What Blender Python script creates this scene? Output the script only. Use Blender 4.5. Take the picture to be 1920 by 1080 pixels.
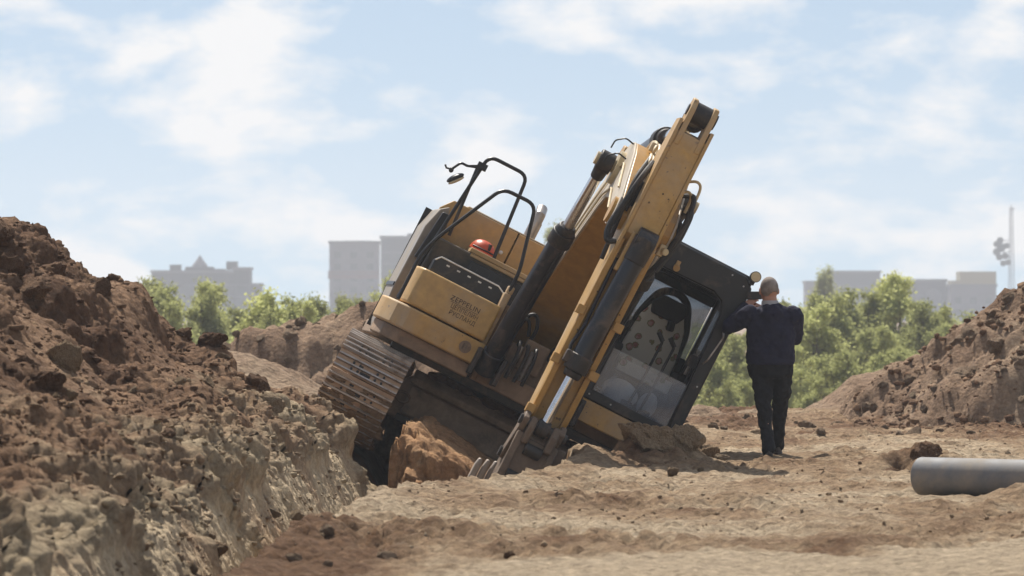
import bpy, bmesh, math, random
import numpy as np
from mathutils import Matrix, Vector, Euler

# ------------------------------------------------------------------ clear
for _o in list(bpy.data.objects):
    bpy.data.objects.remove(_o)
sc = bpy.context.scene
COL = sc.collection
R = math.radians
rnd = random.Random(11)
nrs = np.random.RandomState(5)

# ------------------------------------------------------------------ camera
cam_d = bpy.data.cameras.new('camera')
cam = bpy.data.objects.new('camera', cam_d)
COL.objects.link(cam)
cam_d.sensor_width = 36.0
cam_d.lens = 171.9
cam_d.clip_start = 0.5
cam_d.clip_end = 20000
cam.location = (0, 0, 1.5)
cam.rotation_euler = (R(90 + 0.1875), 0, 0)
cam_d.dof.use_dof = True
cam_d.dof.focus_distance = 48.0
cam_d.dof.aperture_fstop = 5.6
sc.camera = cam

# ------------------------------------------------------------------ light
SUN_ELEV, SUN_AZ = 56.0, -14.0          # azimuth from the view axis (+Y), negative = to the left, sun stands behind the scene
w = bpy.data.worlds.new('World')
sc.world = w
w.use_nodes = True
nt = w.node_tree
nt.nodes.clear()
def wn(t, **k):
    n = nt.nodes.new(t)
    for a, b in k.items():
        setattr(n, a, b)
    return n
w_out = wn('ShaderNodeOutputWorld')
w_bg = wn('ShaderNodeBackground')
w_bg.inputs['Strength'].default_value = 0.088
sky = wn('ShaderNodeTexSky', sky_type='NISHITA', sun_disc=False)
sky.sun_elevation = R(SUN_ELEV)
sky.sun_rotation = R(SUN_AZ)
sky.air_density = 1.0
sky.dust_density = 0.3
sky.ozone_density = 3.0
tc = wn('ShaderNodeTexCoord')
sep = wn('ShaderNodeSeparateXYZ')
nt.links.new(tc.outputs['Generated'], sep.inputs[0])
den = wn('ShaderNodeMath', operation='ADD'); den.inputs[1].default_value = 0.46
nt.links.new(sep.outputs['Z'], den.inputs[0])
dmx = wn('ShaderNodeMath', operation='MAXIMUM'); dmx.inputs[1].default_value = 0.38
nt.links.new(den.outputs[0], dmx.inputs[0])
dx = wn('ShaderNodeMath', operation='DIVIDE'); dy = wn('ShaderNodeMath', operation='DIVIDE')
nt.links.new(sep.outputs['X'], dx.inputs[0]); nt.links.new(dmx.outputs[0], dx.inputs[1])
nt.links.new(sep.outputs['Y'], dy.inputs[0]); nt.links.new(dmx.outputs[0], dy.inputs[1])
cmb = wn('ShaderNodeCombineXYZ')
nt.links.new(dx.outputs[0], cmb.inputs[0]); nt.links.new(dy.outputs[0], cmb.inputs[1])
cmb.inputs[2].default_value = 3.7
cl = wn('ShaderNodeTexNoise'); cl.inputs['Scale'].default_value = 13.5
cl.inputs['Detail'].default_value = 9; cl.inputs['Roughness'].default_value = 0.55
cl.inputs['Distortion'].default_value = 0.15
nt.links.new(cmb.outputs[0], cl.inputs['Vector'])
cr = wn('ShaderNodeValToRGB')
cr.color_ramp.elements[0].position = 0.47; cr.color_ramp.elements[0].color = (0.0, 0.0, 0.0, 1)
cr.color_ramp.elements[1].position = 0.61; cr.color_ramp.elements[1].color = (0.95, 0.95, 0.95, 1)
nt.links.new(cl.outputs['Fac'], cr.inputs[0])
c_mix = wn('ShaderNodeMix', data_type='RGBA')
nt.links.new(cr.outputs[0], c_mix.inputs[0])
sk_gain = wn('ShaderNodeMix', data_type='RGBA', blend_type='MULTIPLY'); sk_gain.inputs[0].default_value = 1
sk_gain.inputs[7].default_value = (1.28, 1.10, 0.92, 1)
lift = wn('ShaderNodeVectorMath', operation='ADD'); lift.inputs[1].default_value = (0, 0, 0.16)
nt.links.new(tc.outputs['Generated'], lift.inputs[0])
nrm = wn('ShaderNodeVectorMath', operation='NORMALIZE')
nt.links.new(lift.outputs[0], nrm.inputs[0]); nt.links.new(nrm.outputs[0], sky.inputs[0])
nt.links.new(sky.outputs[0], sk_gain.inputs[6])
nt.links.new(sk_gain.outputs[2], c_mix.inputs[6])
c_mix.inputs[7].default_value = (8.3, 8.2, 8.15, 1)
nt.links.new(c_mix.outputs[2], w_bg.inputs['Color'])
nt.links.new(w_bg.outputs[0], w_out.inputs['Surface'])

sun_d = bpy.data.lights.new('sun', 'SUN')
sun_d.energy = 5.0
sun_d.angle = R(0.55)
sun_d.color = (1.0, 0.94, 0.85)
sun = bpy.data.objects.new('sun', sun_d)
COL.objects.link(sun)
_s = Vector((math.sin(R(SUN_AZ)) * math.cos(R(SUN_ELEV)), math.cos(R(SUN_AZ)) * math.cos(R(SUN_ELEV)), math.sin(R(SUN_ELEV))))
sun.rotation_euler = (-_s).to_track_quat('-Z', 'Y').to_euler()
sun.location = (-30, 60, 80)

sc.view_settings.view_transform = 'Standard'
sc.view_settings.look = 'None'
sc.view_settings.gamma = 1
sc.view_settings.use_curve_mapping = False
sc.view_settings.exposure = 0.40
sc.render.engine = 'CYCLES'
sc.cycles.use_denoising = True
sc.cycles.max_bounces = 8
sc.cycles.transparent_max_bounces = 16
sc.cycles.volume_bounces = 1
sc.cycles.sample_clamp_indirect = 6

# ------------------------------------------------------------------ materials
def new_mat(name):
    m = bpy.data.materials.new(name)
    m.use_nodes = True
    m.node_tree.nodes.clear()
    out = m.node_tree.nodes.new('ShaderNodeOutputMaterial')
    p = m.node_tree.nodes.new('ShaderNodeBsdfPrincipled')
    m.node_tree.links.new(p.outputs[0], out.inputs[0])
    return m, m.node_tree, p, out

def noise_node(t, scale, detail=5, rough=0.6, vec=None, dist=0.0):
    n = t.nodes.new('ShaderNodeTexNoise')
    n.inputs['Scale'].default_value = scale
    n.inputs['Detail'].default_value = detail
    n.inputs['Roughness'].default_value = rough
    n.inputs['Distortion'].default_value = dist
    if vec is not None:
        t.links.new(vec, n.inputs['Vector'])
    return n

def ramp(t, src, p0, p1, c0=(0, 0, 0), c1=(1, 1, 1)):
    r = t.nodes.new('ShaderNodeValToRGB')
    r.color_ramp.elements[0].position = p0
    r.color_ramp.elements[1].position = p1
    r.color_ramp.elements[0].color = (*c0, 1)
    r.color_ramp.elements[1].color = (*c1, 1)
    t.links.new(src, r.inputs[0])
    return r

def mixc(t, fac, a, b):
    m = t.nodes.new('ShaderNodeMix'); m.data_type = 'RGBA'
    for s, v in ((0, fac), (6, a), (7, b)):
        if hasattr(v, 'links') or isinstance(v, bpy.types.NodeSocket):
            t.links.new(v, m.inputs[s])
        elif s == 0:
            m.inputs[0].default_value = v
        else:
            m.inputs[s].default_value = (*v, 1)
    return m.outputs[2]

def obj_coord(t):
    return t.nodes.new('ShaderNodeTexCoord').outputs['Object']

def add_bump(t, p, h, strength, dist):
    b = t.nodes.new('ShaderNodeBump')
    b.inputs['Strength'].default_value = strength
    b.inputs['Distance'].default_value = dist
    t.links.new(h, b.inputs['Height'])
    t.links.new(b.outputs[0], p.inputs['Normal'])
    return b

DUST = (0.42, 0.32, 0.215)
def paint(name, col, rough=0.45, metal=0.0, dust=0.35, dust_scale=2.2, dust_col=DUST, grain=0.25, spec=0.5, bump=0.0, chips=None):
    """worn surface: base colour, tone grain, patches of dust and small chips"""
    m, t, p, _ = new_mat(name)
    v = obj_coord(t)
    n1 = noise_node(t, 9, 6, 0.65, v)
    c = mixc(t, ramp(t, n1.outputs['Fac'], 0.3, 0.75).outputs[0], tuple(x * (1 - grain) for x in col), tuple(min(1, x * (1 + grain * .4)) for x in col))
    if chips:
        n3 = noise_node(t, 17, 3, 0.7, v)
        c = mixc(t, ramp(t, n3.outputs['Fac'], 0.66, 0.69).outputs[0], c, chips)
    n2 = noise_node(t, dust_scale, 7, 0.68, v, 0.4)
    r2 = ramp(t, n2.outputs['Fac'], 0.62 - dust * .5, 0.86 - dust * .3)
    c = mixc(t, r2.outputs[0], c, dust_col)
    t.links.new(c, p.inputs['Base Color'])
    mr = t.nodes.new('ShaderNodeMapRange')
    mr.inputs['To Min'].default_value = rough; mr.inputs['To Max'].default_value = 0.9
    t.links.new(r2.outputs[0], mr.inputs[0]); t.links.new(mr.outputs[0], p.inputs['Roughness'])
    p.inputs['Metallic'].default_value = metal
    p.inputs['Specular IOR Level'].default_value = spec
    if bump:
        add_bump(t, p, noise_node(t, 30, 6, 0.7, v).outputs['Fac'], 0.6, bump)
    return m

def soil(name, dark, mid, pale, wall=False, bumpd=0.03, bs=1.0):
    """earth whose tone follows the stored soil kind (attribute 'tone': 0 dark clay, 1 pale loam) and fine grain"""
    m, t, p, _ = new_mat(name)
    v = obj_coord(t)
    at = t.nodes.new('ShaderNodeAttribute'); at.attribute_name = 'tone'
    n0 = noise_node(t, 1.3, 8, 0.62, v, 0.3)
    ad = t.nodes.new('ShaderNodeMath'); ad.operation = 'MULTIPLY_ADD'
    t.links.new(n0.outputs['Fac'], ad.inputs[0]); ad.inputs[1].default_value = 0.9
    sb = t.nodes.new('ShaderNodeMath'); sb.operation = 'SUBTRACT'; sb.inputs[1].default_value = 0.45
    t.links.new(at.outputs['Fac'], sb.inputs[0]); t.links.new(sb.outputs[0], ad.inputs[2])
    r = t.nodes.new('ShaderNodeValToRGB')
    e = r.color_ramp.elements
    e[0].position = 0.08; e[0].color = (*dark, 1)
    e[1].position = 0.9; e[1].color = (*pale, 1)
    k = e.new(0.48); k.color = (*mid, 1)
    t.links.new(ad.outputs[0], r.inputs[0])
    n1 = noise_node(t, 11 * bs, 12, 0.78, v)
    c = mixc(t, ramp(t, n1.outputs['Fac'], 0.34, 0.66).outputs[0], (0.48, 0.45, 0.43), (1.20, 1.18, 1.14))
    mm = t.nodes.new('ShaderNodeMix'); mm.data_type = 'RGBA'; mm.blend_type = 'MULTIPLY'; mm.inputs[0].default_value = 1
    base = r.outputs[0]
    if wall:
        ac = t.nodes.new('ShaderNodeAttribute'); ac.attribute_name = 'clay'
        base = mixc(t, ac.outputs['Fac'], base, (0.42, 0.215, 0.095))
    t.links.new(base, mm.inputs[6]); t.links.new(c, mm.inputs[7])
    t.links.new(mm.outputs[2], p.inputs['Base Color'])
    p.inputs['Roughness'].default_value = 0.95
    p.inputs['Specular IOR Level'].default_value = 0.15
    nb = noise_node(t, 10 * bs, 12, 0.80, v, 0.3)
    vo = t.nodes.new('ShaderNodeTexVoronoi'); vo.inputs['Scale'].default_value = 16 * bs
    t.links.new(v, vo.inputs['Vector'])
    hs = t.nodes.new('ShaderNodeMath'); hs.operation = 'MULTIPLY_ADD'
    t.links.new(vo.outputs['Distance'], hs.inputs[0]); hs.inputs[1].default_value = -0.5
    t.links.new(nb.outputs['Fac'], hs.inputs[2])
    h = hs.outputs[0]
    if wall:
        aw = t.nodes.new('ShaderNodeAttribute'); aw.attribute_name = 'wall'
        mp = t.nodes.new('ShaderNodeMapping'); mp.inputs['Scale'].default_value = (14, 14, 0.5)
        t.links.new(v, mp.inputs['Vector'])
        ns = noise_node(t, 1.0, 4, 0.6, mp.outputs[0])
        hm = t.nodes.new('ShaderNodeMix'); hm.data_type = 'FLOAT'
        t.links.new(aw.outputs['Fac'], hm.inputs[0]); t.links.new(h, hm.inputs[2]); t.links.new(ns.outputs['Fac'], hm.inputs[3])
        h = hm.outputs[0]
    add_bump(t, p, h, 1.0, bumpd * 2.2)
    return m

M = {}
M['ground'] = soil('pale_earth', (0.20, 0.115, 0.065), (0.40, 0.285, 0.18), (0.58, 0.47, 0.335), wall=True)
M['heap'] = soil('brown_earth', (0.165, 0.092, 0.055), (0.335, 0.212, 0.13), (0.52, 0.42, 0.285), wall=True)
M['heap2'] = soil('rusty_earth', (0.235, 0.150, 0.098), (0.37, 0.26, 0.178), (0.46, 0.355, 0.25))
M['clod_dark'] = soil('dark_clod_earth', (0.13, 0.072, 0.043), (0.26, 0.158, 0.096), (0.34, 0.23, 0.145), bumpd=0.02)
M['clay'] = soil('orange_clay', (0.22, 0.12, 0.06), (0.45, 0.26, 0.135), (0.52, 0.345, 0.20), bumpd=0.02)
M['clod_ground'] = soil('ground_clod_earth', (0.27, 0.185, 0.115), (0.38, 0.28, 0.185), (0.49, 0.40, 0.29), bumpd=0.02)
M['clod_pale'] = soil('pale_clod_earth', (0.24, 0.165, 0.10), (0.37, 0.265, 0.165), (0.48, 0.38, 0.265), bumpd=0.02)
YEL = (0.50, 0.295, 0.085)
M['yellow'] = paint('yellow_paint', YEL, 0.42, dust=0.40, dust_scale=1.7, chips=(0.12, 0.07, 0.035))
M['yellow_clean'] = paint('yellow_panel_paint', (0.54, 0.33, 0.105), 0.4, dust=0.34, dust_scale=1.4)
M['yellow_dusty'] = paint('dusty_yellow_paint', (0.42, 0.25, 0.08), 0.35, dust=0.62, dust_scale=1.5, dust_col=(0.44, 0.36, 0.27))
M['boom'] = paint('boom_paint', (0.47, 0.26, 0.065), 0.4, dust=0.12, dust_scale=1.0)
M['boom_side'] = paint('boom_side_glare_paint', (0.50, 0.40, 0.25), 0.25, dust=0.7, dust_scale=1.5, dust_col=(0.56, 0.51, 0.45))  # dusty, and paler than the boom to imitate sun reflecting off its flank
M['flank'] = paint('dusty_grey_side_paint', (0.26, 0.215, 0.16), 0.3, dust=0.5, dust_scale=1.5, dust_col=(0.36, 0.31, 0.255))
M['black'] = paint('black_paint', (0.012, 0.012, 0.014), 0.42, dust=0.12, dust_col=(0.16, 0.12, 0.085))
M['black_plate'] = paint('black_step_paint', (0.014, 0.016, 0.02), 0.38, dust=0.16, dust_scale=3, dust_col=(0.17, 0.13, 0.09))
M['muddy'] = paint('muddy_steel', (0.085, 0.06, 0.043), 0.65, dust=0.78, dust_scale=3, dust_col=(0.33, 0.225, 0.145), bump=0.02)
M['ledge'] = paint('earth_caked_steel', (0.14, 0.10, 0.072), 0.7, dust=0.7, dust_scale=4, dust_col=(0.36, 0.26, 0.175), bump=0.02)
M['grease'] = paint('greasy_steel', (0.018, 0.014, 0.012), 0.5, dust=0.22, dust_scale=5, dust_col=(0.13, 0.085, 0.055), bump=0.008)
M['cyl'] = paint('dark_blue_black_paint', (0.014, 0.016, 0.024), 0.3, dust=0.2, dust_scale=4, dust_col=(0.15, 0.11, 0.08))
M['chrome'] = paint('chrome', (0.75, 0.75, 0.76), 0.14, metal=1.0, dust=0.12, dust_col=(0.3, 0.22, 0.15), grain=0.1)
M['rubber'] = paint('black_rubber', (0.015, 0.014, 0.014), 0.6, dust=0.2, dust_col=(0.12, 0.09, 0.07))
M['cream'] = paint('cream_pipe_paint', (0.58, 0.47, 0.28), 0.4, dust=0.25)
M['shoe'] = paint('rusty_shoe_steel', (0.38, 0.235, 0.145), 0.6, metal=0.0, dust=0.6, dust_scale=4, dust_col=(0.50, 0.36, 0.24), bump=0.004)
M['worn'] = paint('worn_steel', (0.46, 0.42, 0.39), 0.36, metal=0.75, dust=0.22, dust_scale=6, dust_col=(0.2, 0.13, 0.08))
M['bucket'] = paint('earthy_bucket_steel', (0.11, 0.075, 0.052), 0.6, metal=0.1, dust=0.55, dust_scale=4, dust_col=(0.22, 0.155, 0.105), bump=0.012)
M['tooth'] = paint('worn_tooth_steel', (0.36, 0.31, 0.265), 0.5, metal=0.35, dust=0.4, dust_scale=8, dust_col=(0.36, 0.28, 0.2), bump=0.006)
M['cabin_dark'] = paint('cab_lining', (0.022, 0.020, 0.019), 0.75, dust=0.1)
M['disc_white'] = paint('pale_disc', (0.62, 0.62, 0.62), 0.7, dust=0.15)
M['lens'] = paint('lamp_lens', (0.65, 0.55, 0.33), 0.15, dust=0.1, grain=0.2)
M['mirror'] = paint('mirror_glass', (0.8, 0.8, 0.8), 0.05, metal=1, dust=0.1)
M['orange'] = paint('orange_plastic', (0.62, 0.085, 0.025), 0.38, dust=0.12)
M['pvc'] = paint('grey_plastic', (0.17, 0.175, 0.185), 0.62, spec=0.3, dust=0.34, dust_scale=2.6, dust_col=(0.30, 0.26, 0.21), grain=0.12)
M['print'] = paint('dark_print', (0.085, 0.055, 0.03), 0.6, dust=0.1)
M['light_mark'] = paint('pale_metal_mark', (0.72, 0.72, 0.70), 0.4, dust=0.05)
M['navy'] = paint('navy_knit', (0.020, 0.020, 0.045), 0.85, dust=0.0, grain=0.3, spec=0.2)
M['trouser'] = paint('black_denim', (0.017, 0.017, 0.021), 0.85, dust=0.05, grain=0.3, spec=0.2, dust_col=(0.10, 0.08, 0.06))
M['skin'] = paint('skin', (0.47, 0.245, 0.165), 0.5, dust=0.0, grain=0.12)
M['hair'] = paint('grey_hair', (0.19, 0.15, 0.125), 0.85, dust=0.5, dust_scale=7, dust_col=(0.36, 0.32, 0.30), grain=0.5, bump=0.004)
M['collar'] = paint('pale_collar', (0.42, 0.42, 0.45), 0.8, dust=0.0)
M['shoe_leather'] = paint('black_leather', (0.014, 0.013, 0.013), 0.55, dust=0.3, dust_col=(0.16, 0.12, 0.085))
M['bark'] = paint('bark', (0.10, 0.078, 0.055), 0.9, dust=0.2)

def glass_mat(name, tint, dusty, dust_col, gloss=0.10):
    m = bpy.data.materials.new(name); m.use_nodes = True
    t = m.node_tree; t.nodes.clear()
    out = t.nodes.new('ShaderNodeOutputMaterial')
    tr = t.nodes.new('ShaderNodeBsdfTransparent'); tr.inputs[0].default_value = (*tint, 1)
    gl = t.nodes.new('ShaderNodeBsdfGlossy'); gl.inputs['Roughness'].default_value = 0.03
    fr = t.nodes.new('ShaderNodeFresnel'); fr.inputs['IOR'].default_value = 1.45
    mg = t.nodes.new('ShaderNodeMixShader')
    ma = t.nodes.new('ShaderNodeMath'); ma.operation = 'MULTIPLY_ADD'; ma.inputs[1].default_value = 1.0; ma.inputs[2].default_value = gloss
    t.links.new(fr.outputs[0], ma.inputs[0]); t.links.new(ma.outputs[0], mg.inputs[0])
    t.links.new(tr.outputs[0], mg.inputs[1]); t.links.new(gl.outputs[0], mg.inputs[2])
    df = t.nodes.new('ShaderNodeBsdfDiffuse'); df.inputs[0].default_value = (*dust_col, 1)
    tl = t.nodes.new('ShaderNodeBsdfTranslucent'); tl.inputs[0].default_value = (*dust_col, 1)
    md0 = t.nodes.new('ShaderNodeMixShader'); md0.inputs[0].default_value = 0.5
    t.links.new(df.outputs[0], md0.inputs[1]); t.links.new(tl.outputs[0], md0.inputs[2])
    v = t.nodes.new('ShaderNodeTexCoord').outputs['Object']
    n = noise_node(t, 2.5, 6, 0.65, v, 0.5)
    mr = t.nodes.new('ShaderNodeMapRange'); mr.inputs['From Min'].default_value = 0.3; mr.inputs['From Max'].default_value = 0.7
    mr.inputs['To Min'].default_value = dusty * 0.6; mr.inputs['To Max'].default_value = min(1, dusty * 1.4)
    t.links.new(n.outputs['Fac'], mr.inputs[0])
    md = t.nodes.new('ShaderNodeMixShader')
    t.links.new(mr.outputs[0], md.inputs[0]); t.links.new(mg.outputs[0], md.inputs[1]); t.links.new(md0.outputs[0], md.inputs[2])
    t.links.new(md.outputs[0], out.inputs[0])
    return m
M['glass'] = glass_mat('cab_glass', (0.93, 0.95, 0.95), 0.03, (0.5, 0.47, 0.42), 0.0)
M['glass_dust_sky'] = glass_mat('dusty_sky_tinted_glass', (0.9, 0.94, 0.98), 0.24, (0.66, 0.73, 0.86), 0.03)  # dust film coloured blue to stand in for the reflected sky
M['glass_rear'] = glass_mat('dirty_rear_glass', (0.50, 0.53, 0.57), 0.30, (0.30, 0.30, 0.30), 0.02)

def floral_mat():
    m, t, p, _ = new_mat('floral_seat_cloth')
    v = obj_coord(t)
    vo = t.nodes.new('ShaderNodeTexVoronoi'); vo.inputs['Scale'].default_value = 8.5; vo.inputs['Randomness'].default_value = 0.9
    t.links.new(v, vo.inputs['Vector'])
    n = noise_node(t, 22, 4, 0.7, v)
    ad = t.nodes.new('ShaderNodeMath'); ad.operation = 'MULTIPLY_ADD'; ad.inputs[1].default_value = 0.35
    t.links.new(n.outputs['Fac'], ad.inputs[0]); t.links.new(vo.outputs['Distance'], ad.inputs[2])
    base = (0.56, 0.53, 0.46)
    c = mixc(t, ramp(t, ad.outputs[0], 0.50, 0.53).outputs[0], (0.20, 0.19, 0.10), base)
    n2 = noise_node(t, 30, 2, 0.5, v)
    red = mixc(t, ramp(t, n2.outputs['Fac'], 0.42, 0.6).outputs[0], (0.30, 0.11, 0.10), (0.46, 0.30, 0.26))
    c = mixc(t, ramp(t, ad.outputs[0], 0.42, 0.45).outputs[0], red, c)
    t.links.new(c, p.inputs['Base Color'])
    p.inputs['Roughness'].default_value = 0.9
    return m
M['floral'] = floral_mat()

def leaf_mat(name, a, b):
    m = bpy.data.materials.new(name); m.use_nodes = True
    t = m.node_tree; t.nodes.clear()
    out = t.nodes.new('ShaderNodeOutputMaterial')
    at = t.nodes.new('ShaderNodeAttribute'); at.attribute_name = 'tone'
    oi = t.nodes.new('ShaderNodeObjectInfo')
    c0 = mixc(t, at.outputs['Fac'], a, b)
    hv = t.nodes.new('ShaderNodeHueSaturation')
    mr = t.nodes.new('ShaderNodeMapRange'); mr.inputs['To Min'].default_value = 0.75; mr.inputs['To Max'].default_value = 1.25
    t.links.new(oi.outputs['Random'], mr.inputs[0]); t.links.new(mr.outputs[0], hv.inputs['Value']); t.links.new(c0, hv.inputs['Color'])
    d = t.nodes.new('ShaderNodeBsdfDiffuse'); tr = t.nodes.new('ShaderNodeBsdfTranslucent')
    t.links.new(hv.outputs[0], d.inputs[0]); t.links.new(hv.outputs[0], tr.inputs[0])
    mx = t.nodes.new('ShaderNodeMixShader'); mx.inputs[0].default_value = 0.6
    t.links.new(d.outputs[0], mx.inputs[1]); t.links.new(tr.outputs[0], mx.inputs[2])
    t.links.new(mx.outputs[0], out.inputs[0])
    return m
M['leaf'] = leaf_mat('willow_leaf', (0.30, 0.32, 0.12), (0.50, 0.515, 0.22))
M['leaf_dark'] = leaf_mat('dark_leaf', (0.05, 0.08, 0.03), (0.11, 0.15, 0.05))

# ------------------------------------------------------------------ object helpers
def tag(o, label=None, cat=None, group=None, kind=None):
    if label: o['label'] = label
    if cat: o['category'] = cat
    if group: o['group'] = group
    if kind: o['kind'] = kind
    return o

def empty(name, loc=(0, 0, 0), rz=0.0):
    o = bpy.data.objects.new(name, None)
    COL.objects.link(o)
    o.location = loc
    o.rotation_euler = (0, 0, rz)
    o.empty_display_size = 0.3
    return o

def mesh_np(name, V, F, mats, parent=None, smooth=False, attrs=None, mi=None):
    """V (n,3), F (m,k) arrays -> one mesh object"""
    V = np.asarray(V, np.float32); F = np.asarray(F, np.int32)
    me = bpy.data.meshes.new(name)
    me.vertices.add(len(V)); me.vertices.foreach_set('co', V.ravel())
    k = F.shape[1]
    me.loops.add(F.size); me.loops.foreach_set('vertex_index', F.ravel())
    me.polygons.add(len(F))
    me.polygons.foreach_set('loop_start', np.arange(0, F.size, k, dtype=np.int32))
    if smooth:
        me.polygons.foreach_set('use_smooth', np.ones(len(F), bool))
    for m in (mats if isinstance(mats, (list, tuple)) else [mats]):
        me.materials.append(m)
    if mi is not None:
        me.polygons.foreach_set('material_index', np.asarray(mi, np.int32))
    for an, av in (attrs or {}).items():
        a = me.attributes.new(an, 'FLOAT', 'POINT')
        a.data.foreach_set('value', np.asarray(av, np.float32))
    me.update(calc_edges=True)
    me.validate()
    o = bpy.data.objects.new(name, me)
    COL.objects.link(o)
    if parent: o.parent = parent
    return o

class MB:
    """collects shapes for one mesh; xf maps the frame they are written in to the parent's frame"""
    def __init__(s, xf=None):
        s.v = []; s.f = []; s.m = []; s.xf = xf; s.cur = 0
    def add(s, vs, fs):
        o = len(s.v)
        s.v.extend([tuple(v) for v in vs])
        for f in fs:
            s.f.append(tuple(i + o for i in f)); s.m.append(s.cur)
        return s
    def box(s, x0, x1, y0, y1, z0, z1, rot=None, piv=None):
        vs = [Vector((x, y, z)) for x in (x0, x1) for y in (y0, y1) for z in (z0, z1)]
        if rot is not None:
            pv = Vector(piv) if piv else Vector(((x0 + x1) / 2, (y0 + y1) / 2, (z0 + z1) / 2))
            vs = [pv + rot @ (v - pv) for v in vs]
        return s.add(vs, [(0, 1, 3, 2), (4, 6, 7, 5), (0, 4, 5, 1), (2, 3, 7, 6), (0, 2, 6, 4), (1, 5, 7, 3)])
    def prism(s, pts, axis, a0, a1):
        """polygon in the plane across axis, extruded a0..a1. axis x: pts (y,z); y: (x,z); z: (x,y)"""
        def mk(p, a):
            return (a, p[0], p[1]) if axis == 'x' else (p[0], a, p[1]) if axis == 'y' else (p[0], p[1], a)
        n = len(pts)
        vs = [mk(p, a0) for p in pts] + [mk(p, a1) for p in pts]
        fs = [tuple(range(n))[::-1], tuple(range(n, 2 * n))] + [(i, (i + 1) % n, n + (i + 1) % n, n + i) for i in range(n)]
        return s.add(vs, fs)
    def cyl(s, p0, p1, r0, r1=None, n=20, caps=True):
        r1 = r0 if r1 is None else r1
        p0, p1 = Vector(p0), Vector(p1)
        d = (p1 - p0).normalized()
        a = d.orthogonal().normalized(); b = d.cross(a)
        vs = []
        for p, r in ((p0, r0), (p1, r1)):
            vs += [p + (a * math.cos(2 * math.pi * i / n) + b * math.sin(2 * math.pi * i / n)) * r for i in range(n)]
        fs = [(i, (i + 1) % n, n + (i + 1) % n, n + i) for i in range(n)]
        if caps:
            fs += [tuple(range(n))[::-1], tuple(range(n, 2 * n))]
        return s.add(vs, fs)
    def tube(s, pts, r, n=8, bend=0.0):
        pts = [Vector(p) for p in pts]
        if bend:                                           # round the corners
            q = [pts[0]]
            for i in range(1, len(pts) - 1):
                a, b, c = pts[i - 1], pts[i], pts[i + 1]
                l0 = min(bend, (a - b).length * .49); l1 = min(bend, (c - b).length * .49)
                s0 = b + (a - b).normalized() * l0; s1 = b + (c - b).normalized() * l1
                for k in range(6):
                    u = k / 5
                    q.append(s0 * (1 - u) ** 2 + b * 2 * u * (1 - u) + s1 * u * u)
            q.append(pts[-1]); pts = q
        rs = r if isinstance(r, (list, tuple)) else [r] * len(pts)
        t0 = (pts[1] - pts[0]).normalized()
        a = t0.orthogonal().normalized()
        vs, fs = [], []
        for i, p in enumerate(pts):
            tg = (pts[min(i + 1, len(pts) - 1)] - pts[max(i - 1, 0)]).normalized()
            a = (a - tg * a.dot(tg)).normalized(); b = tg.cross(a)
            vs += [p + (a * math.cos(2 * math.pi * k / n) + b * math.sin(2 * math.pi * k / n)) * rs[i] for k in range(n)]
        for i in range(len(pts) - 1):
            fs += [(i * n + k, i * n + (k + 1) % n, (i + 1) * n + (k + 1) % n, (i + 1) * n + k) for k in range(n)]
        fs += [tuple(range(n))[::-1], tuple(range((len(pts) - 1) * n, len(pts) * n))]
        return s.add(vs, fs)
    def ell(s, c, r, rot=None, nu=16, nv=10):
        vs, fs = [], []
        for j in range(nv + 1):
            th = math.pi * j / nv
            for i in range(nu):
                ph = 2 * math.pi * i / nu
                p = Vector((r[0] * math.sin(th) * math.cos(ph), r[1] * math.sin(th) * math.sin(ph), r[2] * math.cos(th)))
                if rot is not None: p = rot @ p
                vs.append(Vector(c) + p)
        for j in range(nv):
            fs += [(j * nu + i, (j + 1) * nu + i, (j + 1) * nu + (i + 1) % nu, j * nu + (i + 1) % nu) for i in range(nu)]
        return s.add(vs, fs)
    def loft(s, rings, n=18):
        """rings: (centre, half-width x, half-depth y, optional axis direction) elliptical sections, capped"""
        vs, fs = [], []
        for c, rx, ry in rings:
            vs += [(c[0] + rx * math.cos(2 * math.pi * k / n), c[1] + ry * math.sin(2 * math.pi * k / n), c[2]) for k in range(n)]
        for i in range(len(rings) - 1):
            fs += [(i * n + k, i * n + (k + 1) % n, (i + 1) * n + (k + 1) % n, (i + 1) * n + k) for k in range(n)]
        fs += [tuple(range(n))[::-1], tuple(range((len(rings) - 1) * n, len(rings) * n))]
        return s.add(vs, fs)
    def build(s, name, mats, parent=None, bevel=0.0, smooth=30, seg=2):
        me = bpy.data.meshes.new(name)
        vs = [s.xf @ Vector(v) for v in s.v] if s.xf is not None else s.v
        me.from_pydata([tuple(v) for v in vs], [], s.f)
        for m in (mats if isinstance(mats, (list, tuple)) else [mats]):
            me.materials.append(m)
        me.polygons.foreach_set('material_index', s.m)
        bm = bmesh.new(); bm.from_mesh(me); bmesh.ops.recalc_face_normals(bm, faces=bm.faces); bm.to_mesh(me); bm.free()
        if smooth:
            me.polygons.foreach_set('use_smooth', [True] * len(me.polygons))
            me.set_sharp_from_angle(angle=R(smooth))
        o = bpy.data.objects.new(name, me)
        COL.objects.link(o)
        if parent: o.parent = parent
        if bevel:
            b = o.modifiers.new('edge', 'BEVEL'); b.width = bevel; b.segments = seg; b.limit_method = 'ANGLE'; b.angle_limit = R(35)
            b.harden_normals = False
        return o

def copy_obj(o, parent=None, loc=None, mat=None):
    c = o.copy(); COL.objects.link(c)
    c.parent = parent
    if loc is not None: c.location = loc
    if mat is not None: c.matrix_local = mat
    return c

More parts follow.
